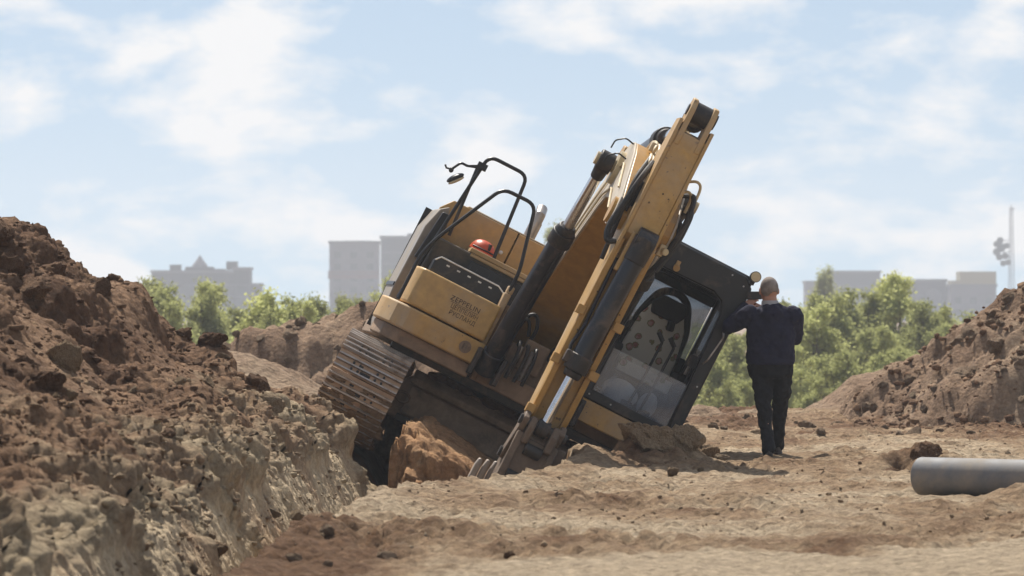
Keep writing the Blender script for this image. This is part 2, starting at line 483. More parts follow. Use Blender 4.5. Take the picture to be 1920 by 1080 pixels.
# ------------------------------------------------------------------ numpy noise
def _hash(ix, iy, k):
    h = (ix.astype(np.int64) * 374761393 + iy.astype(np.int64) * 668265263 + k * 2246822519) & 0xFFFFFFFF
    h = ((h ^ (h >> 13)) * 1274126177) & 0xFFFFFFFF
    h = ((h ^ (h >> 16)) * 2654435761) & 0xFFFFFFFF
    return ((h ^ (h >> 15)) & 0xFFFFFF).astype(np.float32) / np.float32(0xFFFFFF)

def perlin(x, y, k=0):
    ix = np.floor(x); iy = np.floor(y)
    fx = (x - ix).astype(np.float32); fy = (y - iy).astype(np.float32)
    ix = ix.astype(np.int64); iy = iy.astype(np.int64)
    ux = fx * fx * fx * (fx * (fx * 6 - 15) + 10); uy = fy * fy * fy * (fy * (fy * 6 - 15) + 10)
    def g(a, b):
        an = _hash(ix + a, iy + b, k) * np.float32(2 * np.pi)
        return np.cos(an) * (fx - a) + np.sin(an) * (fy - b)
    n0 = g(0, 0) * (1 - ux) + g(1, 0) * ux
    n1 = g(0, 1) * (1 - ux) + g(1, 1) * ux
    return (n0 * (1 - uy) + n1 * uy) * 1.4

def fbm(x, y, oct=4, k=0, gain=0.5):
    s = 0; a = 1.0
    for o in range(oct):
        s = s + a * perlin(x * 2 ** o + 17.3 * o, y * 2 ** o + 9.1 * o, k + o)
        a *= gain
    return s

def lumps(x, y, cell, k=0, tilt=0.7, curve=1.0, spread=0.7):
    """upper envelope of tilted paraboloid caps, one per cell: broken, blocky soil"""
    x = x / cell; y = y / cell
    x = x + 0.35 * perlin(x * 1.7, y * 1.7, k + 90); y = y + 0.35 * perlin(x * 1.7, y * 1.7, k + 91)
    ix = np.floor(x).astype(np.int64); iy = np.floor(y).astype(np.int64)
    best = np.full(x.shape, -9.0, np.float32)
    for a in (-1, 0, 1):
        for b in (-1, 0, 1):
            cx, cy = ix + a, iy + b
            dx_ = (x - (cx + _hash(cx, cy, k + 1))).astype(np.float32); dy_ = (y - (cy + _hash(cx, cy, k + 2))).astype(np.float32)
            h = spread * _hash(cx, cy, k + 3)
            tx = tilt * (_hash(cx, cy, k + 4) - .5) * 2; ty = tilt * (_hash(cx, cy, k + 5) - .5) * 2
            best = np.maximum(best, h + tx * dx_ + ty * dy_ - curve * (dx_ * dx_ + dy_ * dy_))
    return best * cell

def sstep(a, b, x):
    t = np.clip((x - a) / (b - a), 0, 1)
    return t * t * (3 - 2 * t)

# ------------------------------------------------------------------ excavator placement (needed to dig the ground for it)
EXC = Vector((-0.50, 50.3, -0.50))
ROT_U = Matrix.Rotation(R(27), 3, 'Y') @ Matrix.Rotation(R(-2), 3, 'X')
YAW = Matrix.Rotation(R(5), 3, 'Z')

# ------------------------------------------------------------------ ground
def spread_axis(core, far, g=1.22):
    lo, hi = core[0], core[-1]
    d0 = core[1] - core[0]; d1 = core[-1] - core[-2]
    a = [lo]; d = d0
    while a[-1] > -far: d *= g; a.append(a[-1] - d)
    b = [hi]; d = d1
    while b[-1] < far: d *= g; b.append(b[-1] + d)
    return np.concatenate([np.array(a[:0:-1]), core, np.array(b[1:])])
ucore = np.concatenate([np.arange(-4.6, -0.2, 0.040), np.arange(-0.2, 0.9, 0.017), np.arange(0.9, 5.2, 0.026), np.arange(5.2, 9.6, 0.04)])
ycore = np.concatenate([np.arange(25.5, 46, 0.04), np.arange(46, 50, 0.03), np.arange(50, 66, 0.06), np.arange(66, 84, 0.11)])
ua = spread_axis(ucore, 2500.0); ya = spread_axis(ycore, 4500.0)
NU, NY = len(ua), len(ya)
def c_edge(y):
    return -2.25 + 0.036 * (np.clip(y, 5, 52) - 30)
U, Y = np.meshgrid(ua, ya)                 # rows follow y
X = U + c_edge(Y)
U = U.astype(np.float32); near = sstep(95, 80, Y) * sstep(16, 24, Y) * sstep(16, 11, np.abs(X))
e_edge = np.interp(Y, [0, 27, 33, 37.7, 40.2, 41.7, 44, 46.7, 47.25, 53, 56], [-2.0, -1.65, -1.34, -1.11, -.26, .18, .42, .66, 1.6, 1.7, 1.5])
wob = 0.10 * fbm(X * 1.7, Y * 0.9, 3, 40)
dL = U + wob * 0.8                         # distance right of the trench's left brink
dR = e_edge - X + wob * 1.2
prof_x = [-6, -4.4, -3.5, -3.05, -1.83, -1.13, -.30, 0.0, .28, .8]
prof_z = [-.2, 1.5, 2.50, 2.30, 1.46, .95, .50, .24, -.28, -1.75]
zl = np.interp(dL, prof_x, prof_z)
# ground sheet without heaps
flat = 0.06 * fbm(X * .35, Y * .3, 3, 1) + 0.03 * fbm(X * 1.2, Y * 1.2, 3, 7)
smooth_patch = sstep(0.5, -0.4, Y - (28.0 + .8 * (X - .1)) + 0.25 * perlin(X * 2, Y * 2, 6)) * sstep(-.9, 0.3, X)      # wheel-pressed strip
rough = (1.28 + .9 * np.exp(-((X + .7) / .6) ** 2) * sstep(34, 30, Y)) * (0.35 + 0.75 * sstep(-.35, .45, fbm(X * .8, Y * .45, 3, 12))) * (1 - .9 * smooth_patch)
rough = rough * (1 - .7 * np.exp(-((X - 2.6) / .5) ** 2 - ((Y - 48.3) / 1.2) ** 2))
lum = lumps(X, Y, .42, 20, .5, .9, .6) * .16 + lumps(X, Y, .19, 21, .7, 1., .7) * .26 + lumps(X, Y, .085, 22, .8, 1, .8) * .50
micro = fbm(X * 8, Y * 8, 4, 60, .6) * .014
zg = flat + (lum - .05) * rough * near + micro * near
zg = zg * (1 - np.exp(-((X - 2.6) / .35) ** 2 - ((Y - 48.4) / .6) ** 2))           # trodden spot under the man's feet
zg = zg + smooth_patch * (0.03 + .012 * fbm(X * .8, Y * 3, 3, 77)) - 3.0 * sstep(66, 83, Y) + .05 * sstep(60, 64, Y) * (1 - sstep(66, 68, Y))
# brink crumbling up to the trench on the right side
zg = zg + .06 * np.exp(-(dR / .35) ** 2) * near * sstep(48, 46, Y)
# mound pushed up in front of the cab, lump by the bucket
mnd = np.exp(-(((X - 1.40) / .40) ** 2 + ((Y - 46.75) / .45) ** 2) ** 1.6)
zg = zg + mnd * (.12 + .9 * (lumps(X, Y, .24, 26, .9, 1., .9) - .10) + .6 * lumps(X, Y, .1, 27, .9, 1, .9)) + .13 * np.exp(-((X - .75) / .3) ** 2 - ((Y - 45.6) / .8) ** 2)
zg = zg + .10 * np.exp(-((X - 2.1) / .5) ** 2 - ((Y - 56) / 2.5) ** 2)
mnd2 = np.exp(-(((X - 3.62) / .42) ** 2 + ((Y - 43.6) / .9) ** 2) ** 1.3)
zg = zg + mnd2 * (.02 + 1.2 * lumps(X, Y, .3, 28, 1.2, .9, .9) * .75 + .6 * lumps(X, Y, .12, 29, 1.4, .8, .9) - .10)
mnd3 = np.exp(-(((X - 3.95) / .42) ** 2 + ((Y - 36.75) / .55) ** 2) ** 1.3)
zg = zg + mnd3 * (.07 + .6 * lumps(X, Y, .2, 38, .9, 1., .9))
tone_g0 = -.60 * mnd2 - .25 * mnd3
# trench
grv = perlin(Y * 7 + X, X * 1.2, 201) + .6 * perlin(Y * 15, X * 2, 202)
zl = np.interp(dL + .030 * grv * sstep(.02, .2, dL) * near, prof_x, prof_z)
wallL = np.minimum(zl, .24 + .05 * fbm(X * 1.3, Y * 1.3, 3, 33)) + (fbm(X * 2.2, Y * 2.2, 4, 30) * .08 + (lumps(X, Y, .30, 31, .9, 1, .9) * .40 + lumps(X, Y, .13, 34, .9, 1, .9) * .45 + lumps(X, Y, .07, 32, .9, 1, .9) * .5) * sstep(.45, .1, dL) - .10) * near
zR = -dR * 3.2 + lumps(X, Y, .25, 35, .8, 1, .8) * .5
floor_z = -1.7 + .08 * fbm(X, Y, 3, 36)
ztr = np.maximum(np.maximum(np.minimum(zR, .05), wallL), floor_z)
# pit under the machine: soil it rests on follows its tilt, right track has gone down
zp = EXC.z - math.tan(R(27)) * (X - EXC.x)
xl = (X - EXC.x) / math.cos(R(27))                        # along the machine's width
between = sstep(-1.02, -.90, xl) * sstep(.95, .7, xl)
ztr_pit = zp - .03 + between * (.10 + .45 * sstep(49.5, 51.5, Y))
ztr_pit = np.where(xl > 1.78, np.maximum(ztr_pit, -(dR) * 2.2), ztr_pit)
ztr_pit = np.where(xl < -1.8, np.minimum(np.maximum(ztr_pit, .2), .3 + wallL * 0.2), ztr_pit)
tp = sstep(46.25, 46.62, Y + .40 * fbm(X * 2.4, Y * .6, 5, 52, .6) + .10 * fbm(X * 14, Y * 5, 3, 54))
ztr = np.where(Y > 45.5, np.where(tp > 0, np.maximum(ztr * (1 - tp) + ztr_pit * tp, np.where(U < .15, np.minimum(wallL, .30), -9)), ztr), ztr)
endt = sstep(53.2, 55.5, Y)
zin = ztr * (1 - endt) + zg * endt
begt = sstep(8, 2, Y)
zin = zin * (1 - begt) + zg * begt
zG = np.where(dR > 0, np.minimum(np.where(U < .3, 9, zg + .05), zin), zg)
zG = np.where((U < .3) & (dR > 0), zin, zG)
fade_l = sstep(-9, -5.5, U)                               # far to the left the ground levels out again
zG = zG * fade_l + (-.1 - 3.0 * sstep(66, 83, Y)) * (1 - fade_l)
zG = np.where(Y > 400, -3.0, zG)
zG = np.where((Y > 20) & (Y < 52) & (U < .8) & (U > -6), np.minimum(zG, np.interp(U, prof_x, prof_z) - .32), zG)
# soil kinds
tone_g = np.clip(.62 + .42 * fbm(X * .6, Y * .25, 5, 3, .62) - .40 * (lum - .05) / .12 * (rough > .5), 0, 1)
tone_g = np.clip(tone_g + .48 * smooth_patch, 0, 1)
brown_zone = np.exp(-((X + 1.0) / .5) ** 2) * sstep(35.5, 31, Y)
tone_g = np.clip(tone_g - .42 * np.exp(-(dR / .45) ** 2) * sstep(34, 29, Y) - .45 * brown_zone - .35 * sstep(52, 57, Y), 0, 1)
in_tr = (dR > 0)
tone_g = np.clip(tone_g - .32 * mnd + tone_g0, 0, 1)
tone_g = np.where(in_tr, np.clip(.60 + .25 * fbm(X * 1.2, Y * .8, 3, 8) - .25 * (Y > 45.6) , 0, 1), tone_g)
wall_a = (sstep(.04, .22, dL) * sstep(.95, .8, dL) * in_tr * sstep(46, 44, Y) * sstep(-.25, .25, perlin(X * .6, Y * .5, 70))).astype(np.float32)

clay = np.where(in_tr & (Y > 45.3) & (Y < 50) & (xl > -1.3), .85 * sstep(45.3, 46.2, Y), 0).astype(np.float32)
# heaps (their own height functions over the same net)
def rugged(k, big=1.0):
    return (fbm(X * .8, Y * .8, 3, k) * .10 + lumps(X, Y, 1.0, k + 1, .8, .9, .8) * .26 + lumps(X, Y, .36, k + 2, .8, 1, .8) * .38
            + lumps(X, Y, .17, k + 3, .9, 1, .9) * .50 + lumps(X, Y, .08, k + 4, .9, 1, .9) * .45 - .26) * big + fbm(X * 11, Y * 11, 3, k + 6) * .008
def cone(cx, cy, pr, pz, k, big=1.0, sx=1.0, sy=1.0):
    r = np.sqrt(((X - cx) / sx) ** 2 + ((Y - cy) / sy) ** 2) + .25 * fbm(X * .8, Y * .8, 3, k + 30)
    return np.where(r < pr[-1] + .6, np.interp(r, pr, pz) + rugged(k, big), -9)
hr = cone(8.75, 63.2, [0, 1.2, 2.0, 2.5, 3.1, 3.95, 4.5, 5.2], [2.7, 2.6, 2.02, 1.45, 1.0, .52, .0, -.6], 140, 1.1)
hm = cone(5.45, 71.0, [0, .5, 1.4, 2.0, 3.2], [.50, .42, -.14, -.8, -2.6], 170, .35, 1.0, 1.2)
hb = np.maximum(cone(-3.25, 71, [0, .45, .8, 1.1, 1.9], [1.18, 1.14, 1.0, .6, -1.2], 200, .9, 1.0, 1.3),
                cone(-1.75, 71.6, [0, .8, 1.4, 2.0, 2.8], [1.42, 1.36, 1.1, .5, -1.5], 210, 1.0, 1.1, 1.3))
hs = cone(-4.05, 59.0, [0, .8, 1.6, 2.3, 3], [1.02, .9, .45, .0, -.5], 230, .28, 1.15, 1.6)
hf = cone(2.7, 64.6, [0, .5, 1.2, 1.8], [.12, .08, -.1, -.5], 250, .6, 1.9, 1.0)

idx = (np.arange(NY - 1)[:, None] * NU + np.arange(NU - 1)[None, :])
QUADS = np.stack([idx, idx + 1, idx + NU + 1, idx + NU], -1)
def net(name, Z, keep, mat, attrs, XX=None, YY=None):
    XX = X if XX is None else XX; YY = Y if YY is None else YY
    ny, nu = Z.shape
    ix = (np.arange(ny - 1)[:, None] * nu + np.arange(nu - 1)[None, :])
    Q = np.stack([ix, ix + 1, ix + nu + 1, ix + nu], -1)
    q = Q[keep[:-1, :-1] & keep[1:, 1:] & keep[1:, :-1] & keep[:-1, 1:]].reshape(-1, 4)
    used = np.unique(q)
    remap = np.full(ny * nu, -1, np.int64); remap[used] = np.arange(len(used))
    V = np.stack([XX.ravel()[used], YY.ravel()[used], Z.ravel()[used]], -1)
    return mesh_np(name, V, remap[q], mat, None, True, {k: v.ravel()[used] for k, v in attrs.items()})
HEAPS = [hr, hm, hb, hs, hf]
top = np.maximum.reduce(HEAPS)
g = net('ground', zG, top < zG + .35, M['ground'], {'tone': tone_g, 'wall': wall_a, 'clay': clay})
tag(g, 'trodden pale brown earth of the building site with the open trench', None, None, 'structure')
def heap(name, Z, mat, tone, label, group=None):
    o = net(name, Z, (Z > zG - .06), mat, {'tone': tone})
    tag(o, label, 'dirt heap', group)
    return o
tone_n = np.clip(.42 + .35 * fbm(X * .7, Y * .5, 4, 121), 0, 1)
# the left bank: trench wall and tall heap as one relief laid along the slope (lumps stand out square to it)
pf = np.array([(-6.6, -.3), (-4.6, 1.3), (-3.62, 2.26), (-3.05, 2.16), (-1.83, 1.42), (-1.13, .95), (-.34, .52), (0, .26), (.22, -.16), (.60, -.95), (1.05, -1.85)])
arc = np.concatenate([[0], np.cumsum(np.hypot(*np.diff(pf, axis=0).T))])
aa = np.arange(1.6, arc[-1], .0185)
kx = np.exp(-(np.arange(-14, 15) / 6.) ** 2); kx /= kx.sum()
def soft(v): return np.convolve(np.pad(v, 14, mode='reflect', reflect_type='odd'), kx, 'valid')
pxx, pzz = soft(np.interp(aa, arc, pf[:, 0])), soft(np.interp(aa, arc, pf[:, 1]))
tx_, tz_ = np.gradient(pxx), np.gradient(pzz); nn_ = np.hypot(tx_, tz_); nx_, nz_ = -tz_ / nn_, tx_ / nn_
yb = np.concatenate([np.arange(20.5, 25.2, .055), np.arange(25.2, 46, .032), np.arange(46, 51.2, .045)])
AB, YB = np.meshgrid(aa, yb)
a_br = arc[7]
up = a_br - AB                                              # distance up the slope from the brink
def rug(k, a, b):
    return (fbm(a * .7, b * .7, 3, k) * .16 + lumps(a, b, .95, k + 1, 1.0, .7, .8) * .17 + lumps(a, b, .42, k + 2, 1.25, .8, 1.) * .27
            + lumps(a, b, .20, k + 3, 1.35, .8, 1.) * .40 + lumps(a, b, .095, k + 4, 1.4, .8, 1.) * .42 + lumps(a, b, .05, k + 5, 1.5, .8, 1.) * .36 + fbm(a * 9, b * 9, 4, k + 6, .6) * .013)
wm = sstep(.0, -.25, up)
patch = wm * sstep(-.50, -.18, perlin(YB * .55, AB * .9, 301) + .4 * perlin(YB * 1.6, AB * 1.8, 302))
loose = sstep(-.12, .30, perlin(YB * .35, AB * .55, 303)) * sstep(.6, 1.2, up)      # runs of fine loose earth
grv = perlin(YB * 6, AB * .7, 304) + .9 * perlin(YB * 13, AB * 1.0, 305)
rg0 = rug(310, AB, YB); rg0 = rg0 - rg0.mean() - .03
disp = rg0 * (1 - .86 * patch) * (1 - .72 * loose) * (1 - .25 * wm) + patch * (.034 * grv - .03) + .012 * fbm(AB * 16, YB * 16, 3, 306)
disp = disp + .34 * np.exp(-((up - 2.12) / .36) ** 2 - ((YB - 44.2) / 1.3) ** 2) + .16 * np.exp(-((up - 1.2) / .3) ** 2 - ((YB - 45) / .8) ** 2)
exb = 1 - sstep(46.0, 49.2, YB + .5 * perlin(YB * .7, AB * .7, 101) + .35 * sstep(.2, 1.5, up) * -2.2)
ZB = np.where(up > 0, .22 + (pzz[None, :] - .22) * exb, pzz[None, :]) - .40 * (1 - exb) + nz_[None, :] * disp * (.35 + .65 * exb)
XB = c_edge(YB) + pxx[None, :] + nx_[None, :] * disp * (.35 + .65 * exb)
tone_b = np.clip(.22 + .56 * sstep(1.5, -.1, up + .5 * fbm(AB * .8, YB * .6, 3, 307)) + .22 * fbm(AB * 1.1, YB * .9, 4, 308) + .12 * loose, 0, 1)
lim = .12 + .25 * fbm(YB * .6, AB * .1, 3, 309)
cell_up = up > lim
def split(mask):
    m = np.zeros_like(mask); m[:] = mask; return m
keep_h = cell_up
g1 = np.zeros_like(cell_up)
hp = net('spoil_heap', ZB, cell_up, M['heap'], {'tone': tone_b, 'wall': patch}, XB, YB)
tag(hp, 'tall dark brown spoil heap of lumpy earth along the near trench', 'dirt heap')
grow = ~cell_up
grow = grow | np.roll(grow, 1, 1) | np.roll(grow, -1, 1) | np.roll(grow, 1, 0) | np.roll(grow, -1, 0)
wl = net('trench_wall', ZB - .004 * cell_up, grow, M['heap'], {'tone': np.clip(tone_b + .08, 0, 1), 'wall': patch}, XB, YB)
tag(wl, 'scraped pale clay wall of the trench', None, None, 'structure')
# the clay bank the machine's belly has come down on
xc = np.arange(-1.95, 1.0, .019)
cf = np.array([(4.2, .26), (2.0, .16), (.15, .02), (-.02, -.06), (-.34, -.75), (-.80, -1.6)])
arc_c = np.concatenate([[0], np.cumsum(np.hypot(*np.diff(cf, axis=0).T))])
ac = np.arange(2.0, arc_c[-1], .019)
cy_, cz_ = soft(np.interp(ac, arc_c, cf[:, 0])), soft(np.interp(ac, arc_c, cf[:, 1]))
ty_, tz_ = np.gradient(cy_), np.gradient(cz_); nn_ = np.hypot(ty_, tz_)
XC, AC = np.meshgrid(xc, ac)
dc = lumps(XC, AC, .5, 401, 1.3, .5, 1.) * .22 + lumps(XC, AC, .21, 402, 1.5, .6, 1.) * .34 + lumps(XC, AC, .09, 403, 1.7, .6, 1.) * .45 + lumps(XC, AC, .05, 407, 1.7, .6, 1.) * .40 - .34 + fbm(XC * 7, AC * 7, 4, 404, .6) * .02
flat_c = sstep(-.80, -.62, XC) * sstep(.4, .2, XC)
dc = (dc - dc.mean()) * (1 - .60 * flat_c)
ridge = .26 * np.exp(-((XC + .92 + .06 * np.sin(AC * 7) + .05 * fbm(AC * 3, XC, 3, 410)) / .15) ** 2) - .10 * flat_c
topz = EXC.z - math.tan(R(27)) * (XC - EXC.x) + .43 + .10 * np.exp(-((XC + .65) / .3) ** 2) - 1.3 * sstep(-.98, -1.22, XC + .14 * fbm(AC * 3.5, XC * 2, 4, 411, .6)) - .3 * sstep(.3, .6, XC)
ZC = topz + cz_[:, None] + (-ty_ / nn_)[:, None] * dc
YC = 46.62 + cy_[:, None] + (tz_ / nn_)[:, None] * dc + .10 * fbm(XC * 1.5, AC * .1, 3, 405) - ridge * sstep(.2, -.2, cy_)[:, None] * .9
cb = net('clay_bank', ZC, np.ones_like(ZC, bool), M['clay'], {'tone': np.clip(.5 + .3 * fbm(XC * 2, AC * 2, 3, 406), 0, 1)}, XC, YC)
tag(cb, 'broken orange clay at the end of the trench under the digger', None, None, 'structure')
heap('spoil_heap', hr, M['heap2'], tone_n, 'steep reddish brown earth heap behind the grey pipe, beyond the man')
heap('spoil_heap', hm, M['heap2'], np.clip(tone_n + .25, 0, 1), 'small smooth pale mound of earth at the foot of the reddish heap')
heap('spoil_heap', hb, M['heap2'], np.clip(tone_n - .05, 0, 1), 'blurred lumpy brown earth heap behind the upper end of the raised track')
heap('spoil_heap', hs, M['heap2'], np.clip(tone_n + .3, 0, 1), 'low smooth tan bank of earth between the dark heap and the raised track')
heap('spoil_heap', hf, M['heap2'], np.clip(tone_n + .1, 0, 1), 'low ridge of clods at the edge of the ground beyond the standing man')
SURF = np.maximum(top, zG)
def tone_at(x, y):
    j = int(np.clip(np.searchsorted(yb, y), 0, len(yb) - 1))
    return float(np.interp(x, np.maximum.accumulate(XB[j]), tone_b[j]))
def surf(x, y):
    """height of earth at a place"""
    if 20.6 < y < 51 and x < c_edge(np.float64(y)) + .9:
        j = int(np.clip(np.searchsorted(yb, y), 0, len(yb) - 1))
        xs = np.maximum.accumulate(XB[j])
        if x > xs[0]: return float(np.interp(x, xs, ZB[j]))
    if 45.4 < y < 49 and -1.6 < x < .8:
        i = int(np.clip(np.searchsorted(xc, x), 0, len(xc) - 1))
        return float(np.interp(-y, -YC[:, i], ZC[:, i]))
    j = int(np.clip(np.searchsorted(ya, y), 1, NY - 1)); i = int(np.clip(np.searchsorted(ua, x - float(c_edge(np.float64(y)))), 1, NU - 1))
    return float(SURF[j, i])
# ------------------------------------------------------------------ far buildings
def building(name, x, y, label, blocks, mats, rows, cols, rz=0.0, extras=None):
    """blocks: (x0,x1,y0,y1,z0,z1,material); each with storeys of recessed windows joined into one part"""
    b = empty(name, (x, y, -3), rz)
    tag(b, label, 'building')
    for bi, (x0, x1, y0, y1, z0, z1, mk) in enumerate(blocks):
        m = MB(); m.box(x0, x1, y0, y1, z0, z1)
        wall = m.build('wall', mats[mk], b, smooth=0)
        p = MB(); p.box(x0 - .3, x1 + .3, y0 - .3, y1 + .3, z1, z1 + .7)
        p.build('parapet', mats['trim'], b, smooth=0)
        wv = MB(); sl = MB()
        nr = max(1, int((z1 - z0 - 1.5) / rows)); ncol = max(1, int((x1 - x0) / cols))
        for r_ in range(nr):
            zz = z0 + 1.4 + r_ * rows
            sl.box(x0 - .08, x1 + .08, y0 - .1, y0, zz + rows * .62, zz + rows * .70)
            for c_ in range(ncol):
                xx = x0 + (c_ + .5) * (x1 - x0) / ncol
                wv.box(xx - cols * .27, xx + cols * .27, y0 - .05, y0 + .1, zz, zz + rows * .52)
        o = wv.build('window', mats['win'], b, smooth=0); o['kind'] = 'stuff'
        o = sl.build('floor_band', mats['trim'], b, smooth=0); o['kind'] = 'stuff'
    for nm, mb, mk in (extras or []):
        mb.build(nm, mats[mk], b)
    return b
BM = {'lav': paint('greyed_brick', (0.04, 0.028, 0.045), 0.8, dust=0), 'white': paint('pale_panel', (0.14, 0.125, 0.155), 0.8, dust=0),
      'red': paint('red_panel', (0.17, 0.085, 0.085), 0.8, dust=0), 'win': paint('dark_window', (0.03, 0.03, 0.04), 0.2, dust=0),
      'trim': paint('grey_trim', (0.13, 0.12, 0.14), 0.8, dust=0), 'ochre': paint('ochre_panel', (0.30, 0.25, 0.13), 0.8, dust=0),
      'purple': paint('purple_brick', (0.07, 0.045, 0.075), 0.8, dust=0), 'steel': paint('mast_steel', (0.10, 0.10, 0.12), 0.6, dust=0)}
D1 = 1250.0; K1 = D1 / 9168.0
def bx(px): return (px - 960) * K1
def bz(py): return 4.5 + (570 - py) * K1                 # above the far ground
e1 = MB(); e1.cyl((0, 6, bz(502)), (0, 6, bz(494)), 2.2, 1.7, 8).cyl((0, 6, bz(494)), (0, 6, bz(478)), 1.6, .05, 8)
e2 = MB(); e2.box(-7.5, -4.7, 2, 6, bz(510), bz(496)).box(7.0, 9.8, 2, 6, bz(506), bz(490)).box(-3.6, 3.6, 3, 8, bz(510), bz(500)).box(3.6, 6.6, 3, 8, bz(510), bz(504))
building('apartment_building', bx(372), D1, 'hazy purplish apartment block with a small domed turret above the green trees',
         [(bx(284) - bx(372), bx(436) - bx(372), 0, 16, 0, bz(512), 'lav'), (bx(436) - bx(372) + .01, bx(467) - bx(372), 1, 15, 0, bz(506), 'lav'), (bx(467) - bx(372) + .01, bx(487) - bx(372), 2, 15, 0, bz(536), 'purple')],
         BM, 3.0, 3.2, 0, [('turret', e1, 'white'), ('roof_house', e2, 'lav')])
e3 = MB(); e3.box(bx(638) - bx(665), bx(690) - bx(665), 4, 8, bz(456), bz(449))
e4 = MB(); e4.box(bx(610) - bx(665) - .06, bx(705) - bx(665) + .06, -.06, 0, bz(522), bz(507))
building('apartment_building', bx(665), D1 + 20, 'tall pale apartment block with a reddish band left of the tilted digger',
         [(bx(612) - bx(665), bx(705) - bx(665), 0, 16, 0, bz(455), 'white')], BM, 3.0, 3.3, 0, [('roof_house', e3, 'trim'), ('red_band', e4, 'red')])
e5 = MB(); e5.box(bx(722) - bx(755), bx(745) - bx(755), 4, 8, bz(445), bz(436)).box(bx(752) - bx(755), bx(790) - bx(755), 4, 8, bz(445), bz(430))
building('apartment_building', bx(755), D1 + 70, 'grey tower block half hidden behind the digger\'s flank',
         [(bx(700) - bx(755), bx(800) - bx(755), 0, 16, 0, bz(440), 'lav')], BM, 3.0, 3.0, 0, [('roof_house', e5, 'trim')])
building('apartment_building', bx(1557), D1 + 40, 'hazy grey block left of the tallest tree behind the man',
         [(bx(1530) - bx(1557), bx(1585) - bx(1557), 0, 14, 0, bz(530), 'white'), (bx(1585) - bx(1557) + .01, bx(1600) - bx(1557), 1, 14, 0, bz(540), 'lav')], BM, 3.0, 2.8)
building('apartment_building', bx(1648), D1 + 90, 'grey block with its roofline showing over the tallest tree',
         [(bx(1598) - bx(1648), bx(1700) - bx(1648), 0, 14, 0, bz(508), 'lav')], BM, 3.0, 3.0)
e6 = MB(); e6.cyl((bx(1757) - bx(1745), -.4, bz(556)), (bx(1757) - bx(1745), 0, bz(556)), 2.1, None, 18)
building('warehouse', bx(1745), D1 + 10, 'low dark purple flat-roofed building with a round pale sign',
         [(bx(1700) - bx(1745), bx(1781) - bx(1745), 0, 14, 0, bz(528), 'purple')], BM, 3.2, 3.4, 0, [('round_sign', e6, 'white')])
e7 = MB(); e7.box(bx(1783) - bx(1825), bx(1800) - bx(1825), 0, 10, bz(538) + .71, bz(526)).box(bx(1800) - bx(1825), bx(1868) - bx(1825), -.1, 11, bz(538) + .71, bz(509))
building('warehouse', bx(1825), D1, 'white building with an ochre upper storey left of the mast',
         [(bx(1782) - bx(1825), bx(1868) - bx(1825), 0, 14, 0, bz(538), 'white')], BM, 3.2, 3.0, 0, [('upper_storey', e7, 'ochre')])

# telecom mast
mast = empty('telecom_mast', (bx(1896) * 1.024, D1 + 30, -3))
tag(mast, 'slim lattice telecom mast with a cluster of dishes beside the reddish heap', 'mast')
mm = MB()
zt = bz(388)
for sx, sy in ((-1, -1), (1, -1), (0, 1)):
    mm.tube([(sx * .95, sy * .8, 0), (sx * .42, sy * .4, zt)], .075, 6)
mm.build('mast_leg', BM['steel'], mast)
mb_ = MB(); n_ = 30
P_ = lambda s, z: (s[0] * (.95 - .53 * z / zt), s[1] * (.8 - .4 * z / zt), z)
S3 = [(-1, -1), (1, -1), (0, 1)]
for i in range(n_):
    z0, z1 = zt * i / n_, zt * (i + 1) / n_
    for k in range(3):
        mb_.tube([P_(S3[k], z0), P_(S3[(k + 1) % 3], z1)], .045, 4)
        mb_.tube([P_(S3[k], z1), P_(S3[(k + 1) % 3], z1)], .045, 4)
mb_.build('bracing', BM['steel'], mast)
MB().box(-.5, .9, -.6, .6, zt, zt + .25).box(-.1, .1, -.1, .1, zt, zt + 1.2).build('top_platform', BM['steel'], mast)
for (dx_, zz, rr) in ((-3.9, bz(470), 1.0), (-4.0, bz(455), .8), (-3.0, bz(448), .9), (-.9, bz(490), .8), (-2.7, bz(462), 1.15), (-1.7, bz(478), .9), (-3.2, bz(480), .9), (-1.3, bz(458), .8), (-2.2, bz(492), .8)):
    MB().cyl((dx_, -1.0, zz), (dx_, -.6, zz), rr, rr * .5, 14).tube([(dx_, -.6, zz), (-.4, 0, zz)], .1, 5).build('dish', BM['steel'], mast)

